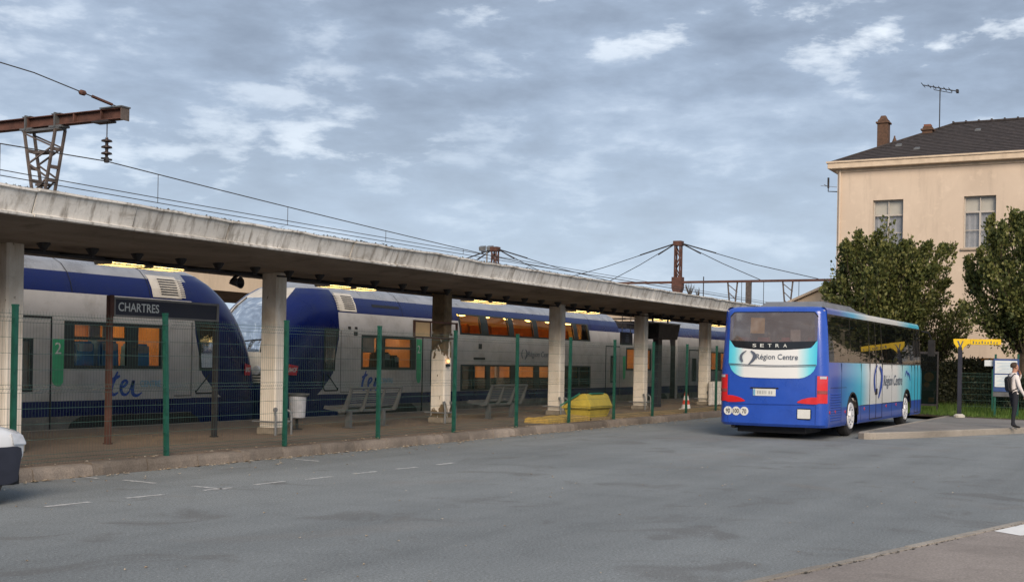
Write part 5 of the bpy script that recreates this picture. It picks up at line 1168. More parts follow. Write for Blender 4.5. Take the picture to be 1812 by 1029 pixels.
# engine hatch
h_lo = lambda y: 1.355 + .02 * (abs(y - BC)) ** 2 + .36 * (1 - math.sqrt(max(0, 1 - (max(0, abs(y - BC) - .60) / .41) ** 2)))
mb = rpatch((h_lo, lambda y: rear_lo(y) - .004, 6.985, 8.995), .010, 30); ht = obj('engine_hatch', mb, 'bus_hatch', bus, recalc=False, smooth=True)
mb = MB(); mb.tube([(rx(y, 1.645, .014), y, 1.645 - .03 * math.cos((y - BC) * 1.6) + .02) for y in np.linspace(7.0, 8.98, 14)], .010, 5); mb.tube([(rx(y, 1.60, .012), y, 1.615 - .03 * math.cos((y - BC) * 1.6) + .02) for y in np.linspace(7.0, 8.98, 14)], .006, 5); obj('hatch_joint', mb, 'letter_grey', ht)
text('lettering', 'Région Centre', (ru(1.75) - .016, 8.34, 1.735), .95, .16, 'rear', 'letter_grey', ht, bold=.004)
strokes('emblem', [[(.42, 1, .3), (.12, .78, .9), (.04, .5, 1.2), (.16, .2, .7)], [(.74, 1, .5), (1.0, .76, 1.3), (.96, .42, 1.5), (.58, 0, .4)]], (ru(1.75) - .016, 8.70, 1.65), .32, .31, 'rear', 'letter_grey', ht, .05)
for k, ch in enumerate('SETRA'): text('lettering', ch, (ru(2.1) - .018, 8.43 - .175 * k, 2.045), .085, .075, 'rear', 'letter_pale', bus, bold=.01)
# tail lamps, plate, discs
for s in (-1, 1):
    yo = BC + s * (BH - .02)
    def lp(t, z):                                              # wraps round the corner
        a = t * 1.15; w = bw(z); rc = .24; return (ru(z) + .06 + rc * (1 - math.cos(a)) - .012 * math.cos(a) if a > 0 else rx(BC + s * (w - rc), z, .012), BC + s * (w - rc + rc * math.sin(max(a, 0)) + .012 * math.sin(max(a, 0))), z)
    lamp = None
    zz = np.linspace(.93, 1.42, 10)
    def inner(z): return -.02 - .55 * max(0, (z - 1.30) / .12) ** 2 * -.35
    rows = [[lp(t, z) for z in zz] for t in np.linspace(.10, 1.0, 7)]
    for r in rows: pass
    mb = MB(); mb.grid(rows); lamp = obj('tail_lamp', mb, 'lamp_red', bus, recalc=False, smooth=True)
    mb = MB(); mb.grid([[(p[0] - .006, p[1] + s * .004, p[2]) for p in [lp(t, z) for z in np.linspace(1.36, 1.415, 4)]] for t in np.linspace(.30, .85, 6)]); obj('reversing_lens', mb, 'lamp_clear', lamp, recalc=False)
    mb = MB(); mb.grid([[(p[0] - .006, p[1] + s * .004, p[2]) for p in [lp(t, z) for z in np.linspace(1.03, 1.10, 4)]] for t in np.linspace(.12, .98, 6)]); obj('reflector', mb, 'lamp_dark', lamp, recalc=False)
    pts = [(0, .95), (.05, .955), (.15, .945), (.28, .92), (.38, .88), (.43, .84), (.42, .815), (.30, .815), (.15, .82), (.0, .83)]
    up_ = [(0.0, .955), (.12, .950), (.22, .93), (.32, .90), (.42, .845)]; lo_ = [(0.0, .80), (.12, .80), (.22, .805), (.32, .81), (.42, .825)]
    yb_ = BC + s * (BH - .215)
    rows = [[(rx(yb_ - s * a, z0, .014), yb_ - s * a, z1), (rx(yb_ - s * a, z0, .014), yb_ - s * a, z0)] for (a, z1), (_, z0) in zip(up_, lo_)]
    rows = [[lp(t, .955), lp(t, .82)] for t in (1.0, .75, .5, .25)] + rows
    mb = MB(); mb.grid([[(p[0] - .003, p[1], p[2]) for p in r] for r in rows]); obj('lower_lamp', mb, 'lamp_red', bus, recalc=False)
mb = MB(); mb.tube([(rx(y, .775, .006), y, .775 + .01 * math.cos(y)) for y in np.linspace(BR + .26, BL - .26, 12)], .010, 5)
mb.tube([(rx(BR + .235, z, .008), BR + .235, z) for z in (.36, .6, .8, 1.0, 1.44)], .008, 4); mb.tube([(rx(BL - .235, z, .008), BL - .235, z) for z in (.36, .6, .8, 1.0, 1.44)], .008, 4); obj('bumper_joint', mb, 'letter_blue', bus)
mb = MB(); mb.box(BU - .010, BU + .03, 7.88, 8.40, .955, 1.115); pp = obj('number_plate', mb, 'letter_pale', bus, bevel=.006)
mb = MB(); mb.box(BU - .014, BU, 8.345, 8.392, .965, 1.105); obj('plate_band', mb, 'letter_cyan', pp)
mb = MB()
for k, (a, b) in enumerate(((8.30, .03), (8.25, .035), (8.19, .02), (8.15, .02), (8.11, .02), (8.04, .035), (7.985, .03))): mb.box(BU - .013, BU - .009, a - b, a, 1.0, 1.07)
tag(obj('plate_print', mb, 'plate_smudge', pp), kind='stuff')
mb = MB(); mb.box(BU - .012, BU + .03, 7.82, 8.46, 1.12, 1.145); obj('plate_lamp', mb, 'black', bus)
for k, n in enumerate(('90', '100', '70')):
    y = 8.99 - .195 * k; mb = MB(); mb.lathe((rx(y, .60, .008), y, .60), [(.098, -.004), (.098, .004)], 24, 'x'); dsc = obj('speed_disc', mb, 'letter_pale', bus)
    wd_ = .10 if len(n) == 2 else .135; text('disc_number', n, (rx(y, .60, .016), y + wd_ / 2, .55), wd_, .10, 'rear', 'black', dsc, depth=.002, bold=.01)
mb = MB(); mb.box(BU - .008, BU + .03, 7.08, 7.40, .46, .70); obj('sticker', mb, 'letter_pale', bus, bevel=.02)
mb = MB(); mb.hexa([(28.6, BC - .8, 2.96), (32.6, BC - .8, 2.96), (32.6, BC + .8, 2.96), (28.6, BC + .8, 2.96), (29.0, BC - .72, 3.15), (31.8, BC - .72, 3.15), (31.8, BC + .72, 3.15), (29.0, BC + .72, 3.15)]); mb.hexa([(32.62, BC - .7, 2.96), (34.6, BC - .7, 2.96), (34.6, BC + .7, 2.96), (32.62, BC + .7, 2.96), (32.62, BC - .62, 3.10), (34.2, BC - .62, 3.06), (34.2, BC + .62, 3.06), (32.62, BC + .62, 3.10)]); obj('roof_unit', mb, 'ac_grey', bus, bevel=.05)
for k in range(6): mb = MB(); X = 29.2 + .45 * k; mb.box(X, X + .02, BC - .74, BC + .74, 3.15, 3.16); obj('roof_unit_joint', mb, 'black', bus)
mb = MB(); mb.grid([[(38.95 - .10 * (z - 1.3) - .08 * (abs(y - BC) / 1.1) ** 2, y, z) for z in (1.10, 1.8, 2.78)] for y in np.linspace(BR + .14, BL - .14, 9)]); obj('windscreen', mb, 'bus_glass', bus, recalc=False)
for s, y in ((-1, BR), (1, BL)):
    mb = MB(); mb.tube([(38.85, y + s * -.05, 2.75), (39.15, y + s * .1, 2.72), (39.25, y + s * .18, 2.5)], .03, 6); mb.box(39.18, 39.32, y + s * .08, y + s * .28, 2.0, 2.5); obj('mirror', mb, 'black', bus, bevel=.02)
mb = MB(); mb.box(38.93, 38.99, 6.95, 7.35, .62, .82); obj('headlight', mb, 'lamp_clear', bus, bevel=.02)

# ================================================================== STATION BUILDING
UB, YC = 54.0, 13.08
bd = thing('station_building', 'large beige rendered building with a slate hip roof behind the trees', 'building', (UB, 3, 0))
WIN = []
for r, (za, zb_) in enumerate(((6.62, 8.76), (2.3, 4.7))):
    for k in range(0 if r == 0 else 2, 6):
        y1 = 11.55 - 3.68 * k; WIN.append((y1 - 1.25, y1, za, zb_))
YE = -12.0
ys = sorted({YC, YE} | {w[0] for w in WIN} | {w[1] for w in WIN}); zs = sorted({0, 10.02} | {w[2] for w in WIN} | {w[3] for w in WIN})
def wskip(i, j):
    y, z = (ys[i] + ys[i + 1]) / 2, (zs[j] + zs[j + 1]) / 2; return any(w[0] < y < w[1] and w[2] < z < w[3] for w in WIN)
mb = MB(); mb.grid([[(UB, y, z) for z in zs] for y in ys], wskip)
for w in WIN:
    for a, b in (((w[0], w[2]), (w[1], w[2])), ((w[1], w[2]), (w[1], w[3])), ((w[1], w[3]), (w[0], w[3])), ((w[0], w[3]), (w[0], w[2]))):
        mb.add([(UB, *a), (UB, *b), (UB + .22, *b), (UB + .22, *a)], [(0, 1, 2, 3)])
mb.add([(UB, YC, 0), (UB + 11, YC, 0), (UB + 11, YC, 10.02), (UB, YC, 10.02)], [(0, 1, 2, 3)]); mb.add([(UB + 11, YE, 0), (UB + 11, YC, 0), (UB + 11, YC, 10.02), (UB + 11, YE, 10.02)], [(0, 1, 2, 3)]); mb.add([(UB, YE, 0), (UB + 11, YE, 0), (UB + 11, YE, 10.02), (UB, YE, 10.02)], [(0, 1, 2, 3)])
obj('wall', mb, 'plaster', bd, recalc=False)
for n_, w in enumerate(WIN):
    y0, y1, z0, z1 = w; X = UB + .16; zt = z0 + (z1 - z0) * .70; ym = (y0 + y1) / 2; mb = MB(); f = .055
    mb.box(X, X + .06, y0, y0 + f, z0, z1); mb.box(X, X + .06, y1 - f, y1, z0, z1); mb.box(X, X + .06, y0 + f, y1 - f, z1 - f, z1); mb.box(X, X + .06, y0 + f, y1 - f, z0, z0 + f)
    mb.box(X - .012, X + .05, y0 + f, y1 - f, zt - .035, zt + .035); mb.box(X - .01, X + .05, ym - .035, ym + .035, z0 + f, zt - .035); mb.box(X - .005, X + .05, ym - .025, ym + .025, zt + .035, z1 - f)
    for a, b in ((y0 + f, ym - .035), (ym + .035, y1 - f)): mb.box(X + .004, X + .04, a, b, z0 + (zt - z0) * .5 - .014, z0 + (zt - z0) * .5 + .014)
    wn = obj('window', mb, 'window_white', bd)
    for a, b, c, d in ((y0 + f, ym - .03, z0 + f, zt - .03), (ym + .03, y1 - f, z0 + f, zt - .03), (y0 + f, ym - .03, zt + .03, z1 - f), (ym + .03, y1 - f, zt + .03, z1 - f)):
        mb = MB(); mb.add([(X + .03, a, c), (X + .03, b, c), (X + .03, b, d), (X + .03, a, d)], [(0, 1, 2, 3)]); obj('pane', mb, 'house_glass', wn, recalc=False)
    mb = MB(); mb.add([(X + .10, y0, zt), (X + .10, y1, zt), (X + .10, y1, z1), (X + .10, y0, z1)], [(0, 1, 2, 3)]); obj('blind', mb, 'blind', wn, recalc=False); mb = MB(); mb.grid([[(X + .14 + .02 * math.sin(q * 2.1), y0 + (y1 - y0) * q / 16, z) for z in (z0, zt)] for q in range(17)]); obj('curtain', mb, 'curtain_grey', wn, recalc=False)
    mb = MB(); mb.box(UB - .10, UB + .18, y0 - .10, y1 + .10, z0 - .09, z0); obj('sill', mb, 'sill_stone', wn, bevel=.01)
mb = MB(); mb.box(UB + .8, UB + .82, YE + .2, YC - .2, .1, 10); obj('room_back', mb, 'frame_dark', bd)
OV = .36
mb = MB()
def rim(o, z0, z1): mb.box(UB - o, UB + 11 + o, YE - o, YC + o, z0, z1)
rim(.06, 10.02, 10.16); rim(OV, 10.16, 10.40); obj('cornice', mb, 'cornice', bd, bevel=.015)
mb = MB(); mb.box(UB - OV - .05, UB - OV + .06, YE, YC + OV + .05, 10.40, 10.47); mb.box(UB - OV, UB + 11, YC + OV - .06, YC + OV + .05, 10.40, 10.47); obj('gutter', mb, 'cornice', bd)
RZ, RY, RX = 12.82, 9.2, UB + 5.5
e = OV - .05; A = [(UB - e, YC + e, 10.42), (UB - e, YE - e, 10.42), (UB + 11 + e, YE - e, 10.42), (UB + 11 + e, YC + e, 10.42)]; r0, r1 = (RX, RY, RZ), (RX, YE + 4, RZ)
mb = MB(); mb.add(A + [r0, r1], [(0, 1, 5, 4), (1, 2, 5), (2, 3, 4, 5), (3, 0, 4)]); roof = obj('roof', mb, 'slate', bd)
# courses of slates, each course a thin lapped lip
mb = MB()
for k in range(1, 22):
    t = k / 22; p = Vector(A[0]).lerp(Vector(r0), t); q = Vector(A[1]).lerp(Vector(r1), t); mb.bar(p + Vector((-.02, 0, .006)), q + Vector((-.02, 0, .006)), .04, .010)
tag(obj('slate_course', mb, 'slate', roof), kind='stuff')
mb = MB(); mb.bar((RX, RY, RZ + .02), (RX, YE + 4, RZ + .02), .22, .07); mb.bar(Vector(A[0]) + Vector((0, 0, .02)), (RX, RY, RZ + .02), .14, .05)
for k in range(26): mb.box(RX - .13, RX + .13, RY - .55 * k - .05, RY - .55 * k + .02, RZ + .0, RZ + .10)
obj('ridge', mb, 'slate', roof)
def chimney(y0, y1, x0, x1, z0, z1, pot):
    mb = MB(); mb.box(x0, x1, y0, y1, z0, z1 - .22); mb.box(x0 - .06, x1 + .06, y0 - .06, y1 + .06, z1 - .30, z1 - .22); mb.box(x0 + .02, x1 - .02, y0 + .02, y1 - .02, z1 - .22, z1 - .12); c = obj('chimney', mb, 'brick', bd, bevel=.01)
    if pot: mb = MB(); mb.hexa([(x0 + .06, y0 + .06, z1 - .12), (x1 - .06, y0 + .06, z1 - .12), (x1 - .06, y1 - .06, z1 - .12), (x0 + .06, y1 - .06, z1 - .12), (x0 + .12, y0 + .14, z1 + .06), (x1 - .12, y0 + .14, z1 + .06), (x1 - .12, y1 - .14, z1 + .06), (x0 + .12, y1 - .14, z1 + .06)]); obj('chimney_cap', mb, 'terracotta' if pot == 2 else 'brick', c)
chimney(11.55, 12.02, UB + 2.75, UB + 3.25, 11.0, 12.86, 1); chimney(9.85, 10.28, UB + 3.9, UB + 4.4, 11.5, 12.62, 0)
mb = MB(); mb.box(UB + 3.95, UB + 4.35, 9.92, 10.22, 12.40, 12.60); obj('chimney_pot', mb, 'terracotta', bd)
mb = MB(); mb.lathe((UB + 3.0, 11.30, 0), [(.14, 11.5), (.12, 11.72), (.04, 11.92), (.03, 12.0)], 8); obj('finial', mb, 'brick', bd)
for y, x, z in ((10.0, UB + 1.2, 11.02), (7.9, UB + 3.9, 12.14), (10.9, UB + 1.9, 11.34)): mb = MB(); mb.hexa([(x - .1, y - .14, z - .06), (x + .25, y - .14, z), (x + .25, y + .14, z), (x - .1, y + .14, z - .06), (x - .06, y - .12, z + .06), (x + .2, y - .1, z + .14), (x + .2, y + .1, z + .14), (x - .06, y + .12, z + .06)]); obj('roof_vent', mb, 'galvanised', roof)
mb = MB(); mb.tube([(UB - .07, YC - .12, .1), (UB - .07, YC - .12, 10.1)], .05, 8); obj('downpipe', mb, 'plaster', bd)
def yagi(name, label, base, top, a, b, els, drop=True):
    an = thing(name, label, 'antenna', base); mb = MB(); mb.tube([base, top], .025, 5); obj('mast', mb, 'dark_steel', an); mb = MB(); mb.tube([a, b], .022, 5); A_, B_ = Vector(a), Vector(b)
    obj('boom', mb, 'dark_steel', an); mb = MB()
    for t, l in els: p = A_.lerp(B_, t); mb.bar(p - Vector((l, 0, 0)), p + Vector((l, 0, 0)), .022)
    if drop: p, q = A_.lerp(B_, .33), A_.lerp(B_, .85); d = Vector((0, 0, -.12)); mb.tube([p, p + d, q + d, q], .016, 4)
    p = B_; mb.box(p.x - .12, p.x + .12, p.y - .05, p.y + .05, p.z - .07, p.z + .07); obj('element', mb, 'dark_steel', an)
yagi('roof_antenna', 'tall television antenna standing on the ridge of the beige building', (UB + 4.6, 9.65, 12.3), (UB + 4.6, 9.65, 14.32), (UB + 4.6, 10.42, 14.52), (UB + 4.6, 8.90, 14.10), [(.02, .5), (.2, .4), (.35, .4), (.5, .42), (.65, .42), (.8, .5)])
wa = thing('wall_antenna', 'small antenna on a bracket at the corner of the beige building', 'antenna', (UB, YC + .3, 9.3))
mb = MB(); mb.tube([(UB + .1, YC, 9.22), (UB + .1, YC + .42, 9.25), (UB + .1, YC + .42, 9.75)], .025, 5); mb.bar((UB + .1, YC + .42, 9.4), (UB + .1, YC + .42, 9.85), .07); obj('bracket', mb, 'dark_steel', wa)
mb = MB(); mb.bar((UB + .1, YC + .75, 9.52), (UB + .1, YC + .05, 9.42), .02); mb.bar((UB - .3, YC + .5, 9.5), (UB + .5, YC + .5, 9.5), .02); obj('element', mb, 'grey_steel', wa)
ab = thing('annex_building', 'low beige gabled annex left of the tree', 'building', (60, 14, 0))
mb = MB(); prf = [(5, 0), (17.9, 0), (17.9, 4.0), (12.2, 6.5), (5, 3.6)]; mb.prism([(59, y, z) for y, z in prf], (7, 0, 0)); obj('wall', mb, 'plaster_far', ab)
mb = MB(); mb.prism([(58.8, y, z) for y, z in [(18.2, 3.92), (18.2, 4.02), (12.2, 6.66), (12.2, 6.52)]], (7.4, 0, 0)); obj('roof', mb, 'cornice', ab)

# ================================================================== TREES, HEDGE
def tree(name, label, base, trunk_h, cz, rad, top, leaves, seed, group='clipped trees before the beige building', lean=(0, 0)):
    rg_ = np.random.default_rng(seed); rn = random.Random(seed)
    t = thing(name, label, 'tree', base, group); B = Vector(base)
    mb = MB(); mb.tube([B, B + Vector((.03, .02, trunk_h * .5)), B + Vector((.0, .05, trunk_h)), B + Vector((.05, .0, trunk_h + 1.2))], [.20, .15, .13, .07], 8); tk = obj('trunk', mb, 'bark', t, smooth=True)
    tips = []; mb = MB()
    nl = 64
    for k in range(nl):
        a = rn.uniform(0, 2 * math.pi); el = math.asin(rn.uniform(-.25, .98)); s = rn.choice((.62, .8, .92, 1.0, 1.1)) * rn.uniform(.93, 1.06)
        r = rad * s; end = B + Vector((r * math.cos(a) * math.cos(el), r * math.sin(a) * math.cos(el), cz + (top - cz) * math.sin(el) * s if el > 0 else cz + 1.9 * math.sin(el)))
        st_ = B + Vector((0, 0, trunk_h + rn.uniform(-.3, .9))); mid = st_.lerp(end, .5) + Vector((0, 0, -.22 if el > .3 else .1)); mid.x = st_.x + (end.x - st_.x) * .62; mid.y = st_.y + (end.y - st_.y) * .62
        pts = [st_, st_.lerp(mid, .6), mid, end + Vector((0, 0, rn.uniform(.0, .35) if el > .2 else 0))]
        mb.tube(pts, [.05, .035, .022, .006], 4, False); tips.append(pts)
    for k in range(44):                                                # young upright shoots that break the outline
        a = rn.uniform(0, 2 * math.pi); el = math.asin(rn.uniform(.05, .95)); r = rad * rn.uniform(.62, .98)
        q = B + Vector((r * math.cos(a) * math.cos(el), r * math.sin(a) * math.cos(el), cz + (top - cz) * math.sin(el) * rn.uniform(.75, .98))); ln = rn.uniform(.45, 1.0)
        d = Vector((math.cos(a) * .45 * math.cos(el), math.sin(a) * .45 * math.cos(el) - .22, .9)); d.normalize(); pts = [q - d * .35, q, q + d * ln * .55, q + d * ln]
        mb.tube(pts, [.018, .014, .010, .004], 4, False); tips.append(pts)
    nl = len(tips); obj('limb', mb, 'bark', t, recalc=False)
    # leaves along and around each limb, thinning outwards
    n = leaves; li = rg_.integers(0, nl, n); u = np.clip(rg_.beta(2.6, 1.25, n), .12, 1.06)
    P4 = np.array([[tuple(p) for p in q] for q in tips])
    def along(li, u):
        s = np.clip(u * 3, 0, 2.999); i = s.astype(int); f = (u * 3 - i)[:, None]; return P4[li, i] * (1 - f) + P4[li, np.minimum(i + 1, 3)] * f
    c = along(li, u)
    cl = rg_.normal(0, 1, (nl * 9, 3)); ck = rg_.integers(0, 9, n); spread = ((.44 - .33 * np.clip(u, 0, 1.05)) * np.where(li >= 64, .5, 1.0))[:, None]
    c = c + cl[li * 9 + ck] * spread * .80 + rg_.normal(0, 1, (n, 3)) * (spread * .24 + .025)
    d = P4[li, 3] - P4[li, 2]; d /= np.linalg.norm(d, axis=1)[:, None]; ax = d * .9 + rg_.normal(0, .55, (n, 3)) + np.array([0.05, 0, .15]); ax /= np.linalg.norm(ax, axis=1)[:, None]
    sd_ = np.cross(ax, rg_.normal(0, 1, (n, 3))); sd_ /= np.linalg.norm(sd_, axis=1)[:, None]; L = rg_.uniform(.085, .17, n)[:, None]; wv = L * rg_.uniform(.26, .40, (n, 1)); nn = np.cross(ax, sd_)
    V = np.empty((n, 4, 3)); V[:, 0] = c; V[:, 1] = c + ax * L * .5 + sd_ * wv + nn * L * .08; V[:, 2] = c + ax * L; V[:, 3] = c + ax * L * .5 - sd_ * wv + nn * L * .08
    V = V.reshape(-1, 3) - np.array(base); me = bpy.data.meshes.new('crown'); me.vertices.add(n * 4); me.vertices.foreach_set('co', V.ravel()); me.loops.add(n * 4); me.loops.foreach_set('vertex_index', np.arange(n * 4, dtype=np.int32)); me.polygons.add(n)
    me.polygons.foreach_set('loop_start', np.arange(0, n * 4, 4, dtype=np.int32)); me.polygons.foreach_set('loop_total', np.full(n, 4, dtype=np.int32)); me.update(); me.validate(); me.materials.append(MATS['leaf_tree'])
    o = bpy.data.objects.new('crown', me); COL.objects.link(o); o.parent = t; tag(o, kind='stuff'); return t
tree('street_tree', 'bushy green tree right behind the coach, with upswept twigs', (47.0, 9.55, .1), 2.2, 3.9, 2.35, 6.5, 34000, 5)
tree('street_tree', 'dark green tree cut by the right edge of the frame', (45.0, 4.55, .1), 2.2, 3.8, 2.0, 6.5, 30000, 9)
tree('street_tree', 'low dark tree filling the gap between the other two', (50.5, 8.4, .1), 1.6, 2.8, 1.4, 3.7, 4500, 12)
def hedge(name, label, x0, x1, y0, y1, h, n, seed, m='leaf_hedge'):
    g = np.random.default_rng(seed); hd = thing(name, label, 'hedge', ((x0 + x1) / 2, (y0 + y1) / 2, .1))
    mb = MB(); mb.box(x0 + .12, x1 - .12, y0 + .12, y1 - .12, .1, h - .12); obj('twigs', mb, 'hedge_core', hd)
    u = g.random((n, 3)); f = g.integers(0, 3, n); 
    u[f == 0, 0] = g.choice([0.0, .06, 1], (f == 0).sum()); u[f == 1, 1] = g.choice([0.0, 1], (f == 1).sum()); u[f == 2, 2] = 1
    c = np.stack([x0 + (x1 - x0) * u[:, 0], y0 + (y1 - y0) * u[:, 1], .15 + (h - .15) * u[:, 2]], 1) + g.normal(0, .07, (n, 3)); c[:, 2] += .08 * np.sin(c[:, 1] * 3.1)
    a = g.normal(0, 1, (n, 3)); a /= np.linalg.norm(a, axis=1)[:, None]; b = np.cross(a, g.normal(0, 1, (n, 3))); b /= np.linalg.norm(b, axis=1)[:, None]; L = g.uniform(.04, .085, n)[:, None]
    V = np.stack([c, c + a * L + b * L * .4, c + a * 2 * L, c + a * L - b * L * .4], 1).reshape(-1, 3); mb = MB(); mb.v = [tuple(x) for x in V]; mb.f = [(4 * i, 4 * i + 1, 4 * i + 2, 4 * i + 3) for i in range(n)]; mb.m = [0] * n
    tag(obj('leaves', mb, m, hd, recalc=False), kind='stuff')
hedge('hedge', 'dark clipped hedge behind the bus stop', 46.0, 47.2, 5.05, 9.2, 1.78, 22000, 3); hedge('hedge', 'lower green hedge behind the timetable board', 44.6, 45.8, .5, 5.0, 1.25, 18000, 4)
# green mesh fence posts in front of the hedge
gf = thing('garden_fence', 'green mesh fence with posts in front of the hedge', 'fence', (44.0, 4.0, .1)); 
for y in (6.45, 5.4, 4.35, 3.1, 1.9): mb = MB(); mb.box(43.97, 44.03, y - .03, y + .03, .1, 2.0 if y < 5 else 1.65); obj('post', mb, 'fence_green', gf)
mb = MB()
for k in range(96): y = 1.9 + 4.55 * k / 95; wire3(mb, [(44.0, y, .15), (44.0, y, 1.5)], .003)
for z in (.2, .4, .6, .8, 1.0, 1.2, 1.4, 1.5): mb.box(43.997, 44.003, 1.9, 6.45, z - .004, z + .004)
tag(obj('mesh', mb, 'wire_green', gf, recalc=False), kind='stuff')

# ================================================================== BUS STOP
bs = thing('bus_stop_sign', 'tall dark bus-stop pole with a long yellow flag sign on top', 'bus stop', (40.2, 5.89, .15))
mb = MB(); mb.box(40.14, 40.26, 5.83, 5.95, .15, 2.32); obj('pole', mb, 'sign_navy', bs, bevel=.01)
mb = MB(); mb.lathe((40.2, 5.89, 0), [(.17, .15), (.17, .21), (.10, .26)], 14); obj('foot', mb, 'concrete_pale', bs)
mb = MB(); mb.prism([(40.15, y, z) for y, z in ((6.10, 2.56), (6.08, 2.42), (5.98, 2.28), (5.93, 2.20), (5.83, 2.20), (5.78, 2.30), (5.66, 2.40), (5.6, 2.40), (5.6, 2.56))], (.10, 0, 0)); obj('head', mb, 'yellow_sign', bs, bevel=.012)
mb = MB(); mb.box(40.155, 40.245, 4.72, 5.597, 2.385, 2.555); obj('flag', mb, 'yellow_sign', bs, bevel=.012)
mb = MB(); mb.prism([(40.144, y, z) for y, z in ((5.98, 2.50), (5.93, 2.50), (5.88, 2.36), (5.82, 2.50), (5.79, 2.50), (5.86, 2.30), (5.90, 2.30))], (.005, 0, 0))
for k in range(9): y = 5.52 - .085 * k; mb.box(40.149, 40.154, y - .03, y, 2.42, 2.42 + (.05 if k % 3 else .08))
obj('print', mb, 'letter_grey', bs)
tb = thing('timetable_board', 'navy framed timetable board with two white posters behind the waiting man', 'notice board', (41.5, 4.72, .15))
for y in (5.02, 4.36): mb = MB(); mb.box(41.47, 41.53, y - .03, y + .03, .15, 2.12); obj('post', mb, 'fence_green', tb)
mb = MB(); mb.box(41.44, 41.50, 4.33, 5.08, .95, 1.98); obj('panel', mb, 'poster_blue', tb, bevel=.01)
for a, b in ((1.52, 1.92), (1.10, 1.48)): mb = MB(); mb.box(41.425, 41.438, 4.38, 5.03, a, b); q = obj('poster', mb, 'poster_paper', tb); mb = MB(); [mb.box(41.42, 41.4245, 4.44, 4.97 - .07 * (k % 3), a + .05 + .045 * k, a + .056 + .045 * k) for k in range(7)]; obj('print_line', mb, 'letter_cyan', q)
mb = MB(); mb.box(41.44, 41.50, 4.33, 5.08, .80, .94); obj('tray', mb, 'galvanised', tb)
ss = thing('small_sign', 'small white sign plate left of the timetable board', 'sign', (41.6, 5.22, 1.74)); mb = MB(); mb.box(41.56, 41.60, 5.10, 5.36, 1.74, 1.93); obj('plate', mb, 'poster_paper', ss, bevel=.006); mb = MB(); mb.box(41.60, 41.64, 5.06, 5.30, 1.82, 1.86); obj('arm', mb, 'dark_steel', ss)
ob = thing('orange_board', 'orange board with a pale lower edge showing above the hedge', 'board', (48, 6.1, 0))
mb = MB(); mb.box(48.0, 48.06, 5.72, 6.45, 1.62, 2.05); obj('panel', mb, 'orange_board', ob); mb = MB(); mb.box(47.99, 48.07, 5.70, 6.47, 1.50, 1.62); obj('ledge', mb, 'blind', ob); mb = MB(); mb.box(48.0, 48.05, 6.0, 6.1, 0, 1.5); obj('post', mb, 'bark', ob)
ap = thing('advertising_panel', 'glazed poster panel in a dark frame just ahead of the coach', 'poster panel', (43, 7.2, .15))
mb = MB(); mb.box(42.97, 43.07, 6.98, 7.02, .15, 2.2); mb.box(42.97, 43.07, 7.62, 7.66, .15, 2.2); mb.box(42.97, 43.07, 7.02, 7.62, 2.12, 2.2); mb.box(42.97, 43.07, 7.02, 7.62, .40, .46); obj('frame', mb, 'dark_steel', ap)
mb = MB(); mb.box(43.0, 43.04, 7.02, 7.62, .46, 1.55); pn_ = obj('poster', mb, 'poster_green', ap)
mb = MB(); mb.lathe((42.995, 7.27, 1.36), [(.16, -.003), (.16, .003)], 14, 'x'); mb.lathe((42.993, 7.34, 1.10), [(.09, -.003), (.09, .003)], 10, 'x'); mb.box(42.99, 42.998, 7.10, 7.28, .52, .68); obj('poster_print', mb, 'yellow_worn', pn_)
mb = MB(); mb.add([(42.985, 7.02, .46), (42.985, 7.62, .46), (42.985, 7.62, 2.12), (42.985, 7.02, 2.12)], [(0, 1, 2, 3)]); obj('glass', mb, 'bus_glass', ap, recalc=False)

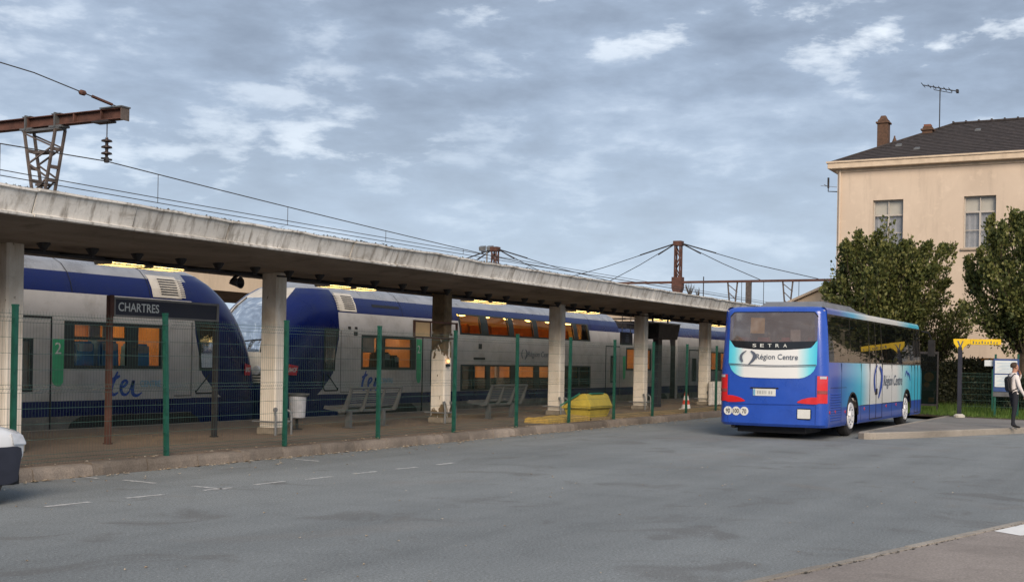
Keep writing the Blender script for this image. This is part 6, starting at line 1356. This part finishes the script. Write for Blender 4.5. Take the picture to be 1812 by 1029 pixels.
# ================================================================== THE WAITING MAN
def person():
    loc = Vector((34.0, 3.66, .152)); hd = math.atan2(-.8817, .4718) + math.radians(8)
    f = Vector((math.cos(hd), math.sin(hd), 0)); l = Vector((-f.y, f.x, 0)); K = 1.66 / 1.75
    W = lambda p: (f * p[0] + l * p[1] + Vector((0, 0, p[2]))) * K
    J = {'pel': (0, 0, .93, .150, .125), 'waist': (-.015, 0, 1.08, .150, .115), 'chest': (-.03, 0, 1.26, .165, .125), 'neckb': (-.03, 0, 1.435, .085, .075), 'neck': (-.005, 0, 1.50, .058, .058), 'jaw': (.03, 0, 1.565, .072, .078), 'head': (.02, 0, 1.655, .080, .098), 'crown': (.015, 0, 1.725, .058, .068)}
    E = [('pel', 'waist'), ('waist', 'chest'), ('chest', 'neckb'), ('neckb', 'neck'), ('neck', 'jaw'), ('jaw', 'head'), ('head', 'crown')]
    def chain(names): 
        for a, b in zip(names, names[1:]): E.append((a, b))
    for s, k in ((-1, 'r'), (1, 'l')):
        sw = -.05 if s < 0 else .06
        J['hip' + k] = (0, s * .085, .88, .098, .098); J['knee' + k] = (sw * .9 + .02, s * .095, .50, .066, .066); J['calf' + k] = (sw - .01, s * .098, .34, .060, .060); J['ank' + k] = (sw - .03, s * .10, .095, .043, .043); J['heel' + k] = (sw - .055, s * .10, .045, .040, .04); J['ball' + k] = (sw + .10, s * .115, .035, .042, .032); J['toe' + k] = (sw + .18, s * .12, .03, .030, .024)
        chain(['pel', 'hip' + k, 'knee' + k, 'calf' + k, 'ank' + k, 'ball' + k, 'toe' + k]); E.append(('ank' + k, 'heel' + k)); J['sh' + k] = (-.03, s * .17, 1.385, .075, .072); E.append(('chest', 'sh' + k))
    J['elr'] = (.02, -.235, 1.10, .052, .052); J['wrr'] = (.17, -.20, .90, .036, .036); J['hdr'] = (.22, -.195, .845, .034, .026)
    J['ell'] = (.20, .21, 1.17, .052, .052); J['wrl'] = (.235, .085, 1.42, .034, .034); J['hdl'] = (.175, .04, 1.50, .030, .024)
    chain(['shr', 'elr', 'wrr', 'hdr']); chain(['shl', 'ell', 'wrl', 'hdl'])
    for h, dr, sp in (('hdr', Vector((.25, .05, -.95)), Vector((.95, 0, .25))), ('hdl', Vector((-.55, -.35, .70)), Vector((.3, -.8, -.2)))):
        dr.normalize(); sp.normalize(); b = Vector(J[h][:3])
        for q, (o_, ln) in enumerate(((-.030, .060), (-.010, .072), (.010, .068), (.030, .054))):
            a = b + dr * .035 + sp * o_; m1 = a + dr * ln * .55; m2 = m1 + (dr * .8 + Vector((.0, .0, -.35 if h == 'hdl' else 0)) + Vector((-.3, 0, 0)) * (h == 'hdr')).normalized() * ln * .55
            J[h + 'a%d' % q] = (*a, .011, .011); J[h + 'b%d' % q] = (*m1, .0095, .0095); J[h + 'c%d' % q] = (*m2, .0075, .0075); chain([h, h + 'a%d' % q, h + 'b%d' % q, h + 'c%d' % q])
        a = b - sp * .045 + dr * .0; m1 = a - sp * .012 + dr * .045; J[h + 't0'] = (*a, .012, .012); J[h + 't1'] = (*m1, .009, .009); chain([h, h + 't0', h + 't1'])
    ks = list(J); me = bpy.data.meshes.new('figure'); me.from_pydata([W(J[k][:3]) for k in ks], [(ks.index(a), ks.index(b)) for a, b in E], [])
    o = bpy.data.objects.new('figure', me); COL.objects.link(o); o.modifiers.new('skin', 'SKIN'); o.modifiers['skin'].use_smooth_shade = True; o.modifiers.new('ss', 'SUBSURF').levels = 1; o.modifiers['ss'].render_levels = 1
    sk = me.skin_vertices[0].data
    for i, k in enumerate(ks): sk[i].radius = (J[k][3] * K, J[k][4] * K)
    sk[ks.index('pel')].use_root = True
    dg = bpy.context.evaluated_depsgraph_get(); m2 = bpy.data.meshes.new_from_object(o.evaluated_get(dg)); bpy.data.objects.remove(o)
    m2.name = 'person'; root = bpy.data.objects.new('person', m2); COL.objects.link(root); root.location = loc; root['_base'] = tuple(loc)
    m2.materials.clear()
    for n in ('shirt', 'trousers', 'skin', 'shoe'): m2.materials.append(MATS[n])
    A_ = lambda k: W(J[k][:3])
    for p in m2.polygons:
        c = p.center; z = c.z / K; s = 0
        if z < .085: s = 3
        elif z < .955 and (c - A_('pel')).length < .62 * K + .4 and not ((c - A_('hdr')).length < .16 or (c - A_('wrr')).length < .10 or ((c - A_('wrr')).length + (c - A_('elr')).length < (A_('wrr') - A_('elr')).length + .03)): s = 1
        if z > 1.475 and (c - A_('neck')).length < .4 * K and (c - A_('wrl')).length > .085: s = 2
        if (c - A_('hdr')).length < .125 * K and (c - A_('wrr')).length > .05 and z < .90: s = 2
        if (c - A_('hdl')).length < .12 * K and (c - A_('wrl')).length > .035: s = 2
        p.material_index = s; p.use_smooth = True
    tag(root, 'man in a pale shirt and dark trousers standing with a hand at his mouth', 'person')
    def part(name, fn, m, parent=root, smooth=True):
        mb = MB(); fn(mb); mb.v = [tuple(W(v) + loc) for v in mb.v]; return obj(name, mb, m, parent, smooth=smooth)
    def hair(mb):
        mb.lathe((.0, 0, 0), [(.088, 1.625), (.100, 1.66), (.098, 1.70), (.080, 1.74), (.045, 1.762), (.01, 1.768)], 14); mb.v = [(x * 1.08 - .008 - (.05 if x > .05 and z < 1.71 else 0), y * .86, z) for x, y, z in mb.v]
    part('hair', hair, 'hair')
    part('ear', lambda mb: [mb.lathe((.012, s * .080, 1.625), [(.006, -.028), (.020, -.01), (.024, .012), (.012, .03)], 8) for s in (-1, 1)], 'skin')
    part('nose', lambda mb: mb.hexa([(.092, -.014, 1.605), (.122, -.012, 1.600), (.122, .012, 1.600), (.092, .014, 1.605), (.090, -.006, 1.65), (.098, -.005, 1.65), (.098, .005, 1.65), (.090, .006, 1.65)]), 'skin')
    part('eye', lambda mb: [mb.lathe((.093, s * .034, 1.655), [(.003, -.008), (.010, 0), (.003, .008)], 8) for s in (-1, 1)], 'black')
    part('mouth', lambda mb: mb.box(.094, .103, -.024, .024, 1.565, 1.573), 'logo_red', smooth=False)
    part('belt', lambda mb: mb.lathe((0, 0, 0), [(.148, .955), (.152, .975), (.148, .995)], 18), 'shoe')
    part('collar', lambda mb: mb.lathe((-.012, 0, 0), [(.082, 1.445), (.076, 1.485), (.070, 1.49)], 14), 'shirt')
    bg = thing('backpack', 'small black backpack worn by the waiting man', 'backpack', tuple(loc + W((-.2, 0, 1.0)))); q = MB()
    q.hexa([(-.20, -.13, .98), (-.13, -.14, .98), (-.13, .14, .98), (-.20, .13, .98), (-.25, -.11, 1.34), (-.14, -.13, 1.40), (-.14, .13, 1.40), (-.25, .11, 1.34)]); q.v = [tuple(W(v) + loc) for v in q.v]; obj('sack', q, 'bag', bg, bevel=.03)
    for s in (-1, 1):
        q = MB(); q.tube([(-.15, s * .10, 1.36), (-.06, s * .12, 1.462), (.06, s * .125, 1.40), (.095, s * .125, 1.26), (.02, s * .165, 1.08), (-.14, s * .13, 1.0)], .016, 6); q.v = [tuple(W(v) + loc) for v in q.v]; obj('strap', q, 'bag', bg)
person()

# ================================================================== CAR AT THE LEFT EDGE
car = thing('parked_car', 'front corner of a white car with a dark bumper at the left edge', 'car', (7.4, 11.75, 0))
cx1, cy0, cy1 = 9.52, 10.98, 12.58; cm = (cy0 + cy1) / 2
def car_sec(x, w, z0, z1, n=12):
    """rounded body section"""
    P = []
    for k in range(n + 1):
        a = -math.pi / 2 + math.pi * k / n; P.append((x, cm - w * math.copysign(abs(math.cos(a)) ** .35, 1), (z0 + z1) / 2 + (z1 - z0) / 2 * math.copysign(abs(math.sin(a)) ** .6, math.sin(a))))
    return P + [(x, 2 * cm - y, z) for _, y, z in P[::-1]]
mb = MB(); S_ = [(cx1 - .03, .66, .56, .74), (cx1 - .10, .74, .40, .80), (cx1 - .35, .785, .32, .86), (cx1 - .8, .80, .30, .91), (cx1 - 1.2, .80, .30, .95), (cx1 - 2.0, .80, .30, .97), (cx1 - 3.2, .80, .30, .96), (cx1 - 3.75, .76, .34, .90), (cx1 - 3.85, .68, .44, .84)]
R4 = [car_sec(*q) for q in S_]; mb.grid([r + [r[0]] for r in R4]); mb.add(R4[0], [tuple(range(len(R4[0])))]); mb.add(R4[-1], [tuple(range(len(R4[-1])))]); obj('body', mb, 'car_white', car, smooth=True)
mb = MB(); Q = [(cx1 - 1.15, .70, .92, .955), (cx1 - 1.75, .62, .95, 1.40), (cx1 - 2.3, .60, .95, 1.46), (cx1 - 3.2, .60, .95, 1.42), (cx1 - 3.7, .66, .90, 1.0)]; R5 = [car_sec(*q) for q in Q]; mb.grid([r + [r[0]] for r in R5]); obj('greenhouse', mb, 'bus_black', car, smooth=True)
mb = MB(); Q = [(cx1 - 1.75, .60, 1.36, 1.42), (cx1 - 2.3, .60, 1.40, 1.48), (cx1 - 3.2, .59, 1.38, 1.44)]; R5 = [car_sec(*q) for q in Q]; mb.grid([r + [r[0]] for r in R5]); obj('roof', mb, 'car_white', car, smooth=True)
mb = MB(); rows = []
for k in range(15):                                                # plastic bumper wrapping the front
    t = -1 + 2 * k / 14; y = cm + t * .80; x = cx1 + .075 - .26 * abs(t) ** 3.2
    rows.append([(x - .12, y * .99 + cm * .01, .22), (x - .04, y, .25), (x - .012, y, .42), (x + .012, y, .52), (x, y, .595), (x - .05, y, .615), (x - .12, y * .995 + cm * .005, .62)])
for s in (0, 1):
    yy = cm + (-1, 1)[s] * .815; ext = [[(cx1 - dx, yy, z) for z in (.22, .25, .42, .52, .595, .615, .62)] for dx in (.9, .35)]
    rows = (ext + rows) if s == 0 else (rows + ext[::-1])
mb.grid(rows); obj('bumper', mb, 'car_bumper', car, smooth=True)
mb = MB(); mb.box(cx1 - 1.0, cx1 - .12, cm - .7, cm + .7, .20, .30); obj('underside', mb, 'black', car)
for s in (-1, 1):
    mb = MB(); mb.hexa([(cx1 - .14, cm + s * .50, .63), (cx1 + .03, cm + s * .48, .63), (cx1 - .08, cm + s * .77, .63), (cx1 - .28, cm + s * .79, .63), (cx1 - .18, cm + s * .50, .75), (cx1 - .01, cm + s * .48, .74), (cx1 - .13, cm + s * .755, .745), (cx1 - .30, cm + s * .775, .76)]); obj('headlight', mb, 'lamp_clear', car, bevel=.012)
    for x in (cx1 - .68, cx1 - 3.15):
        mb = MB(); mb.lathe((x, cm + s * .72, .29), [(.17, -.08), (.27, -.08), (.29, -.04), (.29, .04), (.27, .08), (.17, .08)], 22, 'y'); w = obj('wheel', mb, 'rubber', car, smooth=True)
        mb = MB(); mb.lathe((x, cm + s * .79, .29), [(.05, .0), (.17, .008), (.18, -.01)], 16, 'y'); obj('hub_cap', mb, 'hub_white', w)

# helper tags used while building are not part of the scene
for o in S.objects:
    if '_base' in o.keys(): del o['_base']
